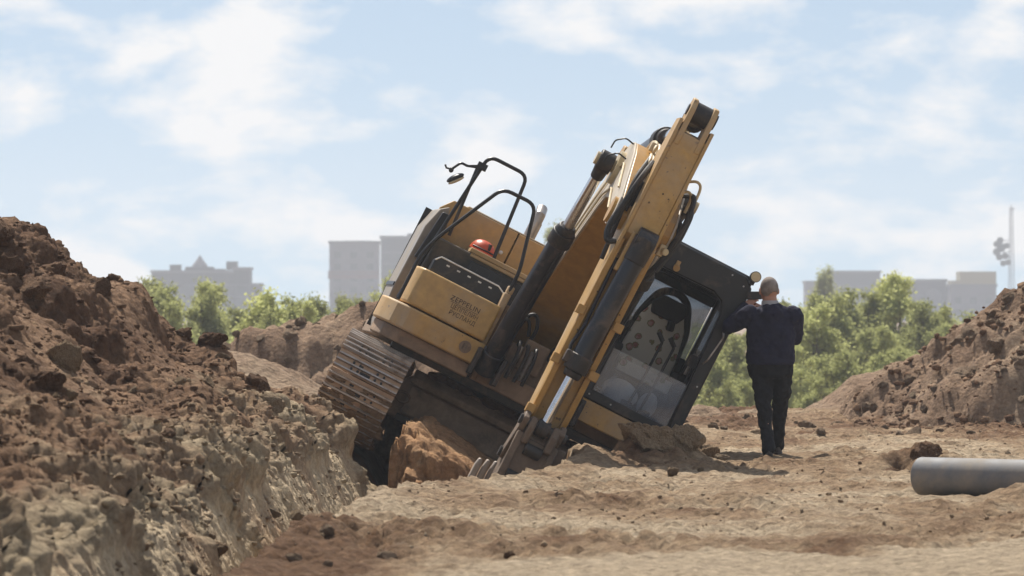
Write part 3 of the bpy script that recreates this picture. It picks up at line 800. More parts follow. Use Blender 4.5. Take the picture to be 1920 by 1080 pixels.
# ------------------------------------------------------------------ trees
def leaf_mesh(name, n, H, Rr, seed, lean=0.0, leaf=(.07, .14), dens=1.0):
    """thin stems and branches (returned as MB) with many small leaf faces clustered along the twigs"""
    q = random.Random(seed)
    wood = MB(); anchors = []
    ns = q.randint(2, 4)
    for s_ in range(ns):
        a0 = q.uniform(0, 6.28); sp = q.uniform(.1, .5) * Rr
        topz = H * q.uniform(.78, 1.0)
        pts = []
        for i in range(7):
            u = i / 6
            pts.append(Vector((math.cos(a0) * sp * u ** 1.3 + lean * u * u + q.uniform(-.06, .06), math.sin(a0) * sp * u ** 1.3 + q.uniform(-.06, .06), topz * u)))
        r0 = .028 * H * .35 + .02
        wood.tube(pts, [max(.008, r0 * (1 - i / 6.3)) for i in range(7)], 6)
        nb = int(16 * dens)
        for b_ in range(nb):
            u = q.uniform(.12, .97); k = min(5, int(u * 6)); f = u * 6 - k
            p = pts[k].lerp(pts[k + 1], f)
            an = q.uniform(0, 6.28); ln = Rr * q.uniform(.35, .95) * (1.05 - u * .75) * (0.55 + .45 * min(1, u * 4))
            up = q.uniform(.35, 1.1)
            tip = p + Vector((math.cos(an) * ln, math.sin(an) * ln, ln * up * .8))
            mid = p.lerp(tip, .5) + Vector((0, 0, -.06 * ln))
            wood.tube([p, mid, tip], [max(.006, r0 * .3), max(.005, r0 * .2), .004], 4)
            for c_ in range(3):
                w_ = q.uniform(.35, 1.05)
                anchors.append((p.lerp(tip, w_), ln * q.uniform(.14, .30) + .08, q.random()))
    A = np.array([[*a[0], a[1], a[2]] for a in anchors])
    rs = np.random.RandomState(seed)
    k = rs.randint(0, len(A), n)
    off = rs.normal(0, .62, (n, 3)) * A[k, 3:4]
    off[:, 2] *= 1.15
    P = A[k, :3] + off
    P[:, 2] = np.maximum(P[:, 2], .1)
    d = rs.normal(0, 1, (n, 3)); d /= np.linalg.norm(d, axis=1, keepdims=True)
    e = np.cross(d, rs.normal(0, 1, (n, 3))); e /= np.linalg.norm(e, axis=1, keepdims=True)
    L = rs.uniform(leaf[0], leaf[1], (n, 1)); W = L * rs.uniform(.35, .6, (n, 1))
    V = np.stack([P - d * L * .5, P + e * W * .5, P + d * L * .5, P - e * W * .5], 1).reshape(-1, 3)
    F = np.arange(4 * n).reshape(n, 4)
    tone = np.clip(.15 + .55 * A[k, 4] + rs.uniform(-.15, .3, n), 0, 1)
    return wood, V, F, np.repeat(tone, 4)

TREE_KINDS = []
for i, (n, H, Rr, ln) in enumerate([(9000, 4.6, 1.25, .2), (8500, 3.9, 1.2, -.3), (11000, 5.4, 1.45, .1), (7500, 3.2, 1.15, 0), (8500, 4.9, 1.05, -.2)]):
    wood, V, F, tn = leaf_mesh('crown', n, H, Rr, 70 + i, ln)
    root = empty('young_tree', (0, -400, -60))
    tr_ = wood.build('trunk', M['bark'], root)
    cr_ = mesh_np('crown', V, F, M['leaf'], root, False, {'tone': tn})
    TREE_KINDS.append([root, tr_, cr_, H, False])
def tree(kind, x, y, z, sc_, rz, label, group, widen=1.0):
    T = TREE_KINDS[kind]
    if not T[4]:
        o = T[0]; T[4] = True
    else:
        o = T[0].copy(); COL.objects.link(o)
        for ch in (T[1], T[2]):
            c = ch.copy(); COL.objects.link(c); c.parent = o
    o.location = (x, y, z); o.rotation_euler = (0, 0, rz); o.scale = (sc_ * widen, sc_ * widen, sc_)
    tag(o, label, 'tree', group)
    return o
def tree_at(px, pytop, D, kind, label, group, widen=1.0):
    """a tree whose top is seen at height pytop when it stands D metres off"""
    D = D * 1.45 if D < 200 else D
    zt_ = 1.5 + (570 - pytop) * D / 9168.0
    s_ = (zt_ + 3.0) / TREE_KINDS[kind][3]
    return tree(kind, (px - 960) * D / 9168.0, D, -3.0, s_, rnd.uniform(0, 6.28), label, group, widen)
gl_ = 'green saplings beyond the left heaps'
for px, py, D in [(268, 528, 128), (300, 530, 120), (332, 512, 118), (362, 532, 125), (392, 505, 121), (418, 520, 117), (318, 560, 110), (352, 560, 108), (385, 552, 111), (425, 556, 113), (285, 566, 112), (250, 560, 116), (446, 575, 122)]:
    tree_at(px, py, D, rnd.randrange(5), 'pale green sapling in the thicket below the turreted apartment block', gl_, 1.0)
gm_ = 'bright green saplings beyond the middle heap'
for px, py, D in [(478, 556, 105), (505, 548, 102), (545, 532, 104), (572, 545, 103), (600, 540, 106), (628, 548, 104), (655, 552, 110), (520, 560, 100), (588, 556, 100), (615, 552, 101), (640, 556, 100), (678, 556, 106), (702, 552, 112)]:
    tree_at(px, py, D, rnd.randrange(5), 'bright green sapling whose top shows over the blurred brown heap', gm_, 1.0)
gn_ = 'faint saplings beside the digger flank'
for px, py, D in [(690, 530, 140), (715, 508, 145), (740, 520, 150), (672, 548, 138)]:
    tree_at(px, py, D, rnd.randrange(5), 'hazy green sapling in front of the pale tower blocks', gn_, 1.0)
gr_ = 'green saplings behind the man'
R_TREES = [(1318, 610, 112), (1345, 600, 108), (1372, 590, 110), (1395, 582, 114), (1335, 670, 100), (1385, 670, 102), (1425, 640, 104), (1460, 590, 116), (1298, 650, 108), (1362, 630, 104), (1490, 566, 118), (1512, 552, 122), (1535, 575, 112), (1560, 556, 120),
           (1500, 640, 104), (1545, 650, 102), (1470, 665, 102), (1580, 545, 124), (1612, 525, 126), (1635, 508, 128), (1690, 516, 126), (1710, 530, 124), (1730, 545, 120), (1755, 575, 118), (1600, 610, 108), (1640, 600, 110), (1680, 605, 108),
           (1720, 620, 106), (1790, 575, 122), (1812, 590, 118), (1590, 660, 100), (1635, 665, 100), (1768, 555, 128), (1840, 590, 124), (1700, 665, 100), (1410, 700, 98), (1360, 715, 96), (1450, 715, 97), (1520, 705, 97)]
for px, py, D in R_TREES:
    tree_at(px, py, D, rnd.randrange(5), 'light green sapling in the dense thicket behind the standing man', gr_, 1.12)
tree_at(1662, 490, 127, 2, 'tallest round-topped tree in the thicket, between the man and the reddish heap', None, 1.15)
tree_at(1010, 412, 330, 0, 'dark hazy treetop peeking out behind the exhaust of the digger', None, 1.0)
tree_at(1553, 502, 420, 3, 'grey hazy bare-looking tree in front of the far grey block', None, .8)
# ------------------------------------------------------------------ excavator
# two frames, both in metres: U (undercarriage, origin on the ground under the slewing centre, x to the machine's right as seen
# from the front, -y forward) and H (upper body: the same turned by its slewing angle)
exc = empty('excavator', EXC)
exc.rotation_euler = ROT_U.to_euler()
tag(exc, 'yellow crawler excavator tipped over sideways into the trench', 'excavator')
def H(): return MB(YAW)
def Ub(): return MB()

# --- tracks
def track(cx):
    t = Ub()
    zc, r = .515, .405; y0, y1 = -1.74, 1.74
    # chain: two link rails
    def path(n_, rr):
        pts = []
        for i in range(n_):
            a = -math.pi / 2 - math.pi * i / (n_ - 1)
            pts.append((y0 + rr * math.cos(a), zc + rr * math.sin(a)))
        for i in range(n_):
            a = math.pi / 2 - math.pi * i / (n_ - 1)
            pts.append((y1 + rr * math.cos(a), zc + rr * math.sin(a)))
        return pts
    o_, i_ = path(14, .455), path(14, .36)
    n = len(o_)
    for x0, x1 in ((-.15, -.09), (.09, .15)):
        vs = [(cx + x, p[0], p[1]) for x in (x0, x1) for ring in (o_, i_) for p in ring]
        fs = []
        for k in range(n):
            k2 = (k + 1) % n
            fs += [(k, k2, n + k2, n + k), (2 * n + k, 3 * n + k, 3 * n + k2, 2 * n + k2), (k, 2 * n + k, 2 * n + k2, k2), (n + k, n + k2, 3 * n + k2, 3 * n + k)]
        t.add(vs, fs)
    root = t.build('track', M['grease'], exc)
    f = Ub()
    f.box(cx - .20, cx + .20, -1.35, 1.35, .34, .66)
    f.box(cx - .28, cx + .28, -.9, .9, .60, .70)
    f.build('track_frame', M['muddy'], root, bevel=.02)
    for yy, nm in ((y0, 'idler_wheel'), (y1, 'sprocket')):
        k = Ub(); k.cyl((cx - .085, yy, zc), (cx + .085, yy, zc), .40, None, 28)
        k.cyl((cx - .16, yy, zc), (cx + .16, yy, zc), .20, None, 20)
        k.build(nm, M['grease'], root)
    for yy in (-1.1, -.73, -.36, 0, .36, .73, 1.1):
        Ub().cyl((cx - .2, yy, .25), (cx + .2, yy, .25), .10, None, 14).build('roller', M['grease'], root)
    # shoes
    s = MB()
    hw, pitch = .345, .2066
    s.box(-hw, hw, -.095, .080, 0, .014)
    s.box(-hw, hw, .080, .106, -.012, .004)                       # overlapping lip
    s.cur = 1
    for gy in (-.080, -.012, .056):
        s.prism([(gy - .013, .012), (gy + .013, .012), (gy + .007, .045), (gy - .007, .045)], 'x', -hw, hw)
    s.cur = 2
    for bx_ in (-.165, -.095, .095, .165):
        for by_ in (-.046, .022):
            s.cyl((bx_, by_, .013), (bx_, by_, .026), .014, None, 6)
    s.box(-.07, .04, -.060, -.028, .0135, .0150)                  # mud hole
    s.box(-.10, -.06, .010, .032, .0135, .0150)
    proto = s.build('track_shoe', [M['shoe'], M['worn'], M['rubber']], root, smooth=0)
    per = 2 * (y1 - y0) + 2 * math.pi * .455
    N = int(round(per / pitch)); st = per / N
    def place(d):
        Ls = y1 - y0
        rr = .460
        if d < Ls: return (y1 - d, zc - rr, -math.pi)              # bottom run, towards the front
        d -= Ls
        if d < math.pi * .455:
            a = -math.pi / 2 - d / .455
            return (y0 + rr * math.cos(a), zc + rr * math.sin(a), -(math.pi / 2) + a)
        d -= math.pi * .455
        if d < Ls: return (y0 + d, zc + rr, 0)
        d -= Ls
        a = math.pi / 2 - d / .455
        return (y1 + rr * math.cos(a), zc + rr * math.sin(a), -(math.pi / 2) + a)
    for k in range(N):
        yy, zz, an = place((k + .35) * st % per)
        mtx = Matrix.Translation((cx + rnd.uniform(-.004, .004), yy, zz)) @ Matrix.Rotation(an, 4, 'X')
        if k == 0: proto.matrix_local = mtx
        else: copy_obj(proto, root, mat=mtx)
    mud = Ub()
    for i in range(150):
        a = R(rnd.uniform(178, 268)); rr = .487
        x = cx + rnd.uniform(-.32, .32); q_ = rnd.uniform(.02, .05) * (0.6 + .9 * max(0, math.sin(a - R(180))))
        mud.ell((x, y0 + rr * math.cos(a), zc + rr * math.sin(a)), (q_ * 1.9, q_ * .8, q_ * .45), Matrix.Rotation(a + R(90), 3, 'X') if False else Matrix.Rotation(a - R(90), 3, 'X'), 7, 5)
    o = mud.build('caked_earth', M['clod_pale'], root, smooth=0); o['kind'] = 'stuff'
    return root
track(-1.42); track(1.36)

# --- undercarriage body
k = Ub()
k.prism([(-.80, .46), (.80, .46), (.95, .62), (.78, .98), (-.78, .98), (-.95, .62)], 'y', -1.02, 1.02)
k.prism([(-1.25, .42), (-.75, .42), (-.75, .95), (-1.0, .90), (-1.25, .66)], 'y', -.98, -.52)
k.prism([(1.25, .42), (.75, .42), (.75, .95), (1.0, .90), (1.25, .66)], 'y', -.98, -.52)
k.prism([(-1.25, .42), (-.75, .42), (-.75, .95), (-1.0, .90), (-1.25, .66)], 'y', .52, .98)
k.prism([(1.25, .42), (.75, .42), (.75, .95), (1.0, .90), (1.25, .66)], 'y', .52, .98)
car = k.build('undercarriage_frame', M['muddy'], exc, bevel=.025)
k = Ub(); k.box(-.9, .9, -1.06, -1.02, .80, .97); k.box(-.55, .55, -1.05, -1.02, .50, .60)
k.build('cover_plate', M['muddy'], car, bevel=.008)
k = Ub(); k.prism([(-1.16, .80), (-1.02, .80), (-1.02, .96), (-1.10, .93), (-1.18, .86)], 'x', -1.02, .98); k.build('frame_ledge', M['ledge'], car, bevel=.015)
k = Ub(); k.box(-1.0, .96, -1.10, -1.02, .40, .475); k.build('gap_shade_strip', M['grease'], car, bevel=.01)  # added dark strip standing in for the shadow gap below the frame
k = Ub(); k.box(-.98, .94, -1.07, -1.025, .50, .78); k.build('frame_front_plate', M['ledge'], car, bevel=.008)
k = Ub(); k.cyl((0, 0, .975), (0, 0, 1.10), .70, None, 40)
k.build('slewing_ring', M['grease'], car)
k = Ub()
k.tube([(-1.02 + .07 * math.cos(a * math.pi / 8), -1.12 - .02, .64 + .05 * math.sin(a * math.pi / 8)) for a in range(17)], .016, 8)
k.build('towing_eye', M['bucket'], car)
# caked earth on the frame's shoulder
vs_ = MB()
for i in range(46):
    x = rnd.uniform(-.9, .9); s_ = rnd.uniform(.03, .085)
    vs_.ell((x, -1.06 + rnd.uniform(-.08, .14), .975 + rnd.uniform(-.01, .02)), (s_ * 1.5, s_ * 1.3, s_ * .6), Matrix.Rotation(rnd.uniform(0, 3), 3, 'Z'), 7, 5)
o = vs_.build('caked_earth', M['clod_dark'], car, smooth=0); o['kind'] = 'stuff'

# --- deck and body
k = H(); k.box(-1.58, 1.36, -1.55, 2.3, 1.10, 1.24); k.box(-.62, .34, -1.75, .6, 1.10, 1.30); k.box(-.66, -.60, -1.8, .8, 1.10, 1.42)
deck = k.build('deck', M['muddy'], exc, bevel=.015)
k = H(); k.box(-1.5, 1.3, -1.62, -1.56, 1.02, 1.12); k.build('front_beam', M['grease'], deck, bevel=.01)
k = H(); k.prism([(-1.52, .70), (.25, .70), (1.30, .70), (1.30, 2.45), (-1.52, 2.45)], 'z', 1.25, 2.50)
k.prism([(-1.48, -.50), (.20, -.50), (.20, 2.3), (-1.48, 2.3)], 'z', 2.24, 2.58)
body = k.build('engine_housing', M['yellow_clean'], exc, bevel=.04)
# hood front wall: two panels with a seam
k = H(); k.prism([(-1.56, 2.02), (-.785, 2.02), (-.785, 2.655), (-1.52, 2.655), (-1.62, 2.53)], 'y', -.62, -.54)
k.build('hood_panel', M['yellow_clean'], body, bevel=.008)
k = H(); k.box(-.770, .16, -.62, -.54, 2.02, 2.655); k.build('hood_panel', M['yellow_clean'], body, bevel=.008)
k = H(); k.prism([(-1.36, 2.656), (.16, 2.656), (.16, 2.675), (-1.36, 2.675)], 'y', -.60, 2.2); k.build('hood_lid', M['yellow_dusty'], body, bevel=.012)
k = H(); k.ell((-.86, -.64, 2.40), (.022, .02, .022), None, 10, 8); k.build('latch', M['light_mark'], body)
k = H()
k.cyl((-.585, .45, 2.66), (-.585, .45, 2.90), .065, None, 16); k.tube([(-.585, .45, 2.88), (-.585, .45, 2.98), (-.585, .56, 3.05)], .058, 12)
k.build('exhaust_pipe', M['worn'], body)
# counterweight
k = H(); k.prism([(-1.55, 2.35), (-1.3, 2.85), (-.8, 3.05), (.7, 3.05), (1.15, 2.85), (1.36, 2.35)], 'z', 1.18, 2.45)
k.build('counterweight', M['yellow'], exc, bevel=.08, seg=3)
# flank
k = H(); k.prism([(-1.64, 1.10), (-1.68, 1.22), (-1.70, 1.6), (-1.69, 2.28), (-1.63, 2.50), (-1.55, 2.56), (-1.53, 2.50), (-1.55, 1.10)], 'y', -.95, .12)
fl = k.build('side_panel', M['flank'], exc, bevel=.012)
k = H(); k.prism([(-1.50, 1.10), (-1.52, 1.6), (-1.52, 2.28), (-1.48, 2.44), (-1.40, 2.46), (-1.40, 1.10)], 'y', .14, 2.32)
k.build('side_panel', M['flank'], exc, bevel=.012)
k = H(); k.box(-1.712, -1.697, -.93, .10, 1.60, 1.64); k.box(-1.70, -1.55, .121, .128, 1.15, 2.5); k.build('trim_strip', M['black'], fl)
k = H(); k.prism([(-1.655, 1.95), (-1.55, 1.95), (-1.50, 2.36), (-1.52, 2.48), (-1.60, 2.48)], 'y', -1.08, -.96); k.build('front_edge_strip', M['black'], fl, bevel=.01)
# fuel tank with step plate
k = H(); k.box(-1.55, -.44, -1.20, -.63, 1.26, 2.235)
tank = k.build('fuel_tank', paint('dirty_black_paint', (.03, .026, .02), .55, dust=.42, dust_scale=2.2, dust_col=(.16, .115, .07)), exc, bevel=.025)
k = H(); k.box(-1.19, -.42, -1.23, -.62, 2.24, 2.29); k.box(-1.17, -.44, -1.225, -1.203, 2.20, 2.238); k.build('tank_lid', M['yellow'], tank, bevel=.01)
k = H(); k.box(-1.14, -.50, -1.225, -1.203, 1.75, 2.17); k.build('tread_plate', M['black_plate'], tank, bevel=.01)
for i in range(9):
    k = H(); k.box(-1.11 + i * .068, -1.098 + i * .068, -1.231, -1.2255, 1.80, 2.13)
    k.build('tread_rib', M['black_plate'], tank)
k = H(); k.prism([(-1.49, 1.86), (-1.49, 2.0), (-1.44, 2.055), (-.80, 2.055), (-.70, 2.0), (-.70, 1.86)], 'y', -1.56, -1.26)
step = k.build('step_box', M['black_plate'], exc, bevel=.014)
k = H(); k.tube([(-1.485, -1.565, 2.0), (-1.44, -1.565, 2.05), (-.80, -1.565, 2.05), (-.71, -1.565, 2.0)], .008, 6); k.build('step_edge', M['light_mark'], step)
for i in range(5):
    k = H(); k.box(-1.36 + i * .118, -1.325 + i * .118, -1.567, -1.5615, 1.992, 2.008); k.build('slot', M['light_mark'], step)
# storage box
k = H(); k.prism([(-.705, -1.9), (-1.49, -1.9), (-1.56, -1.87), (-1.61, -1.76), (-1.64, -1.22), (-.705, -1.22)], 'z', 1.478, 1.868)
box = k.build('storage_box', M['yellow_clean'], exc, bevel=.028, seg=3)
k = H(); k.prism([(-.675, -1.925), (-1.50, -1.925), (-1.64, -1.84), (-1.74, -1.62), (-1.78, -1.30), (-1.70, -.96), (-.675, -.96)], 'z', 1.225, 1.462)
low = k.build('lower_panel', M['yellow'], exc, bevel=.02)
k = H(); k.prism([(-.70, -1.85), (-1.50, -1.85), (-1.66, -1.72), (-1.74, -1.30), (-1.68, -.98), (-.70, -.98)], 'z', 1.085, 1.224)
k.build('lower_skirt', M['muddy'], exc, bevel=.015)
k = H(); k.cyl((-.855, -1.927, 1.352), (-.855, -1.940, 1.352), .062, None, 24)
disc = k.build('round_plate', M['muddy'], low)
k = H()
for i, (a, b) in enumerate(((-.030, -.010), (.004, .022), (.032, .040))):
    k.box(-.855 + a, -.855 + b, -1.945, -1.9405, 1.322 + .004 * i, 1.382 - .006 * i)
k.build('emblem_bar', M['print'], disc)
# lettering on the storage box
def letters(txt, x, z, size, parent, mat, y=-1.9035, squash=1.0, align='LEFT', outline=0.0):
    cu = bpy.data.curves.new('lettering', 'FONT')
    cu.body = txt; cu.size = size; cu.align_x = align; cu.extrude = .0006; cu.offset = outline
    cu.space_character = 1.08
    ob = bpy.data.objects.new('tmp', cu); COL.objects.link(ob)
    bpy.context.view_layer.update()
    me = bpy.data.meshes.new_from_object(ob.evaluated_get(bpy.context.evaluated_depsgraph_get()))
    bpy.data.objects.remove(ob)
    me.materials.clear(); me.materials.append(mat)
    o = bpy.data.objects.new('lettering', me); COL.objects.link(o)
    mt = Matrix.Translation((x, y, z)) @ Matrix.Rotation(R(90), 4, 'X') @ Matrix.Scale(squash, 4, (1, 0, 0))
    o.data.transform(YAW.to_4x4() @ mt)
    o.parent = parent
    return o
letters('ZEPPELIN', -1.205, 1.705, .072, box, M['print'], squash=1.02)
letters('ЦЕППЕЛИН', -1.165, 1.635, .062, box, M['print'], squash=.82)
letters('РУСЛАНД', -1.155, 1.572, .062, box, M['print'], squash=.90)
k = H(); k.box(-1.185, -.885, -1.9045, -1.9032, 1.690, 1.694); k.build('underline', M['print'], box)
# hand rails
def rail(pts, name='handrail', r=.0195):
    k = H(); k.tube(pts, r, 10, bend=.10); return k.build(name, M['black'], exc)
rail([(-1.63, -1.25, 1.50), (-1.585, -1.25, 1.93), (-1.455, -1.25, 3.185), (-1.02, -1.25, 3.185), (-.945, -1.25, 2.29)])
rail([(-1.49, -1.0, 3.05), (-1.43, -.95, 2.30)], 'rail_brace', .018)
rail([(-1.66, -1.88, 1.47), (-1.655, -1.80, 1.98), (-1.58, -1.80, 2.20), (-1.225, -1.80, 2.925), (-.86, -1.80, 2.93), (-.70, -1.80, 2.26), (-.70, -1.75, 1.98)])
k = H(); k.tube([(-1.47, -1.25, 3.06), (-1.60, -1.3, 2.99), (-1.68, -1.32, 2.99), (-1.735, -1.32, 2.89)], .013, 8, bend=.03)
k.box(-1.52, -1.42, -1.29, -1.21, 3.02, 3.09)
k.prism([(-1.47, 3.075), (-1.62, 2.995), (-1.62, 2.975), (-1.45, 3.03)], 'y', -1.32, -1.28)
k.ell((-1.735, -1.32, 2.88), (.025, .025, .03), None, 10, 8)
k.tube([(-1.74, -1.32, 2.885), (-1.79, -1.34, 2.875), (-1.815, -1.34, 2.90)], .01, 6)
mir = k.build('mirror_arm', M['black'], exc)
k = H(); k.ell((-1.665, -1.36, 2.825), (.095, .06, .034), Matrix.Rotation(R(-50), 3, 'Y'), 16, 10)
k.build('mirror_shell', M['black'], mir)
k = H(); k.ell((-1.646, -1.372, 2.804), (.088, .055, .018), Matrix.Rotation(R(-50), 3, 'Y'), 16, 8)
k.build('mirror_face', M['cream'], mir)

# --- cab
cabk = H()
X0, X1, Y0, Y1, Z0, Z1 = .40, 1.44, -1.90, -.25, 1.47, 3.28
cabk.box(X0, X1 - .02, Y0 + .02, Y1, 3.02, Z1 - .06)                     # roof box
cabk.prism([(X1, Z0), (X1, 3.16), (X1 - .10, 3.25), (X0, 3.25), (X0, 2.95), (X1 - .33, 2.97), (X1 - .22, 2.92), (X1 - .17, 2.80), (X1 - .115, Z0)], 'y', Y0, Y0 + .11)   # top beam and right pillar
cabk.box(X0, X0 + .075, Y0, Y0 + .11, Z0, 2.95)
cabk.box(X0, X1, Y0 + .002, Y0 + .13, Z0 - .02, Z0 + .085)
for xx in (X0, X1 - .07):
    cabk.box(xx, xx + .07, Y1 - .12, Y1, Z0, 3.05)
    cabk.box(xx, xx + .07, Y0 + .11, Y1 - .12, Z0, Z0 + .55 if xx > 1 else Z0 + .4)
    cabk.box(xx, xx + .06, -1.15, -1.07, Z0 + .3, 3.05)
cabk.box(X0 + .07, X1 - .07, Y1 - .08, Y1, Z0, 2.30)
cabk.box(X0 + .07, X1 - .07, Y1 - .07, Y1, 2.90, 3.05)
cab = cabk.build('cab', M['black'], exc, bevel=.016)
k = H(); k.box(X0 + .02, X1 - .02, Y0 + .06, Y1 + .02, 3.221, 3.272); k.build('cab_roof', M['black_plate'], cab, bevel=.02)
k = H(); k.box(X0 + .05, X1 - .05, Y0 + .1, Y1 - .05, Z0, Z0 + .04); k.build('cab_floor', M['cabin_dark'], cab)
k = H(); k.box(X0 + .08, X1 - .08, Y0 + .12, Y1 - .1, 2.985, 3.018); k.build('headliner', M['cabin_dark'], cab)
k = H(); k.box(X0 + .075, X1 - .14, Y0 + .035, Y0 + .043, Z0 + .085, 2.02); k.build('lower_windscreen', M['glass_dust_sky'], cab)
k = H(); k.box(X0 + .085, X1 - .15, Y0 + .16, Y1 - .55, 2.972, 2.98); k.build('upper_windscreen', M['glass'], cab)   # slid up under the roof
k = H(); k.box(X0 + .08, X1 - .08, Y1 - .045, Y1 - .037, 2.30, 2.90); k.build('rear_window', M['glass_rear'], cab)
k = H(); k.box(X1 - .045, X1 - .037, Y0 + .12, -1.155, Z0 + .55, 3.0); k.box(X1 - .045, X1 - .037, -1.065, Y1 - .125, Z0 + .55, 3.0); k.build('door_window', M['glass_rear'], cab)
k = H(); k.box(X0 + .03, X0 + .038, Y0 + .12, -1.155, Z0 + .4, 3.0); k.box(X0 + .03, X0 + .038, -1.065, Y1 - .125, Z0 + .4, 3.0); k.build('side_window', M['glass'], cab)
k = H(); k.prism([(X0 - .08, 1.215), (X1 - .30, 1.225), (X1 - .05, 1.30), (X1 - .02, 1.445), (X0 - .08, 1.445)], 'y', Y0 + .01, Y0 + .09); k.build('cab_apron', M['yellow'], cab, bevel=.012)
k = H(); k.box(X0 - .05, X1 - .06, Y0 + .1, Y1, 1.24, 1.445); k.build('cab_base', M['muddy'], cab, bevel=.02)
k = H(); k.cyl((1.405, -1.90, 3.285), (1.405, -1.99, 3.285), .052, .056, 20); k.box(1.38, 1.43, -1.93, -1.87, 3.20, 3.26)
lamp = k.build('work_lamp', M['black'], cab)
k = H(); k.cyl((1.405, -1.991, 3.285), (1.405, -1.998, 3.285), .049, None, 20); lens = k.build('lens', M['lens'], lamp)
k = H(); k.cyl((.66, -1.93, 3.02), (.66, -1.99, 3.0), .03, .035, 14); k.box(.64, .68, -1.95, -1.88, 3.0, 3.08); k.build('yellow_lamp', M['yellow'], cab)
for bx_, bz_ in ((1.39, 2.05), (1.35, 3.15), (1.2, 3.2), (.46, 1.50), (.70, 1.50), (.44, 2.1)):
    k = H(); k.ell((bx_, Y0 - .003, bz_), (.009, .006, .009), None, 8, 6); k.build('bolt', M['light_mark'], cab)
k = H(); k.tube([(X1 - .11, Y0 - .03, 2.28), (X1 - .09, Y0 - .09, 2.32), (X1 - .05, Y0 - .09, 2.60), (X1 - .07, Y0 - .03, 2.66)], .009, 8, bend=.03); k.build('grab_handle', M['worn'], cab)
# interior
k = H()
k.loft([((.93, -.86, 1.95), .30, .09), ((.93, -.82, 2.2), .29, .09), ((.925, -.78, 2.5), .25, .08), ((.92, -.76, 2.68), .17, .07), ((.92, -.75, 2.72), .10, .05)], 20)
k.box(.64, 1.22, -1.38, -.86, 1.86, 1.99)
seat = k.build('operator_seat', M['floral'], cab, bevel=.03)
k = H(); k.tube([(.66, -.76, 2.10), (.665, -.74, 2.50), (.76, -.74, 2.80), (.93, -.74, 2.86), (1.08, -.74, 2.80), (1.20, -.74, 2.50), (1.22, -.76, 2.10)], .040, 10, bend=.1)
k.build('seat_shell', M['cabin_dark'], seat)
k = H(); k.prism([(.76, 2.55), (1.04, 2.55), (1.10, 2.66), (1.05, 2.77), (.80, 2.77), (.72, 2.66)], 'y', -.90, -.80); k.tube([(.99, -.9, 2.56), (1.01, -.9, 2.46)], .045, 8)
k.build('headrest', M['cabin_dark'], seat, bevel=.03)
for sx in (0, 1):
    x = (.50, 1.24)[sx]
    k = H(); k.box(x, x + .11, -1.40, -.70, 1.60, 2.12); k.build('armrest_console', M['cabin_dark'], cab, bevel=.03)
    k = H(); k.tube([(x + .055, -1.32, 2.12), (x + .055, -1.34, 2.25)], .014, 8); k.ell((x + .055, -1.345, 2.30), (.028, .03, .06), None, 10, 8)
    k.build('joystick', M['rubber'] if sx == 0 else M['worn'], cab)
for x in (.90, 1.03):
    k = H(); k.tube([(x - .03, -1.70, 1.52), (x, -1.66, 1.85), (x + .02, -1.55, 2.32), (x - .045, -1.55, 2.37)], .014, 8, bend=.04); k.tube([(x + .02, -1.55, 2.31), (x - .06, -1.555, 2.375)], .024, 8)
    k.build('travel_lever', M['rubber'], cab)
for x in (.86, 1.06):
    k = H(); k.box(x - .06, x + .06, -1.80, -1.58, 1.56, 1.59, Matrix.Rotation(R(25), 3, 'X')); k.build('pedal', M['rubber'], cab, bevel=.01)
k = H(); k.ell((.76, -1.62, 1.66), (.19, .025, .13), None, 24, 12); k.build('white_disc', M['disc_white'], cab)  # upright white discs behind the lower windscreen
k = H(); k.ell((1.06, -1.62, 1.665), (.10, .025, .135), None, 24, 12); k.build('white_disc', M['disc_white'], cab)
k = H(); k.tube([(1.30, -1.78, 1.65), (1.27, -1.77, 2.2)], .012, 6); k.box(1.20, 1.31, -1.80, -1.75, 2.2, 2.32); k.build('monitor', M['cabin_dark'], cab)

# --- boom (H frame)
BX0, BX1 = -.43, .17
BP = [(-.30, 1.42), (-.55, 1.42), (-.95, 1.80), (-2.0, 2.45), (-3.05, 3.10), (-3.35, 3.22), (-3.9, 3.20), (-4.55, 2.92), (-4.80, 2.92), (-4.86, 3.06), (-4.78, 3.20), (-4.4, 3.42), (-3.95, 3.68), (-3.62, 3.80), (-3.3, 3.81), (-2.9, 3.66), (-2.2, 3.22), (-.7, 2.12), (-.25, 1.80), (-.2, 1.58)]
k = H(); k.prism(BP, 'x', BX0 + .02, BX1 - .02)
boom = k.build('boom', M['boom'], exc, bevel=.012)
def inset(pts, d):
    c = Vector((sum(p[0] for p in pts) / len(pts), sum(p[1] for p in pts) / len(pts)))
    out = []
    n = len(pts)
    for i in range(n):
        a, b, c2 = Vector(pts[i - 1]), Vector(pts[i]), Vector(pts[(i + 1) % n])
        e1 = (b - a).normalized(); e2 = (c2 - b).normalized()
        nn = (Vector((-e1.y, e1.x)) + Vector((-e2.y, e2.x))).normalized()
        out.append(tuple(b - nn * d))
    return out
_area = sum(BP[i - 1][0] * BP[i][1] - BP[i][0] * BP[i - 1][1] for i in range(len(BP)))
BS = inset(BP, .012 if _area < 0 else -.012)
for x0, x1, mt in ((BX0, BX0 + .021, 'boom_side'), (BX1 - .021, BX1, 'boom_side')):
    k = H(); k.prism(BP, 'x', x0 + .0005, x1 - .0005)
    k.build('boom_side_plate', M[mt], boom, bevel=.004)
k = H(); k.cyl((-.68, -3.33, 3.52), (.42, -3.33, 3.52), .065, None, 20); k.cyl((-.48, -3.33, 3.52), (-.428, -3.33, 3.52), .17, None, 24); k.cyl((.168, -3.33, 3.52), (.22, -3.33, 3.52), .17, None, 24)
k.build('cylinder_pin', M['cream'], boom)
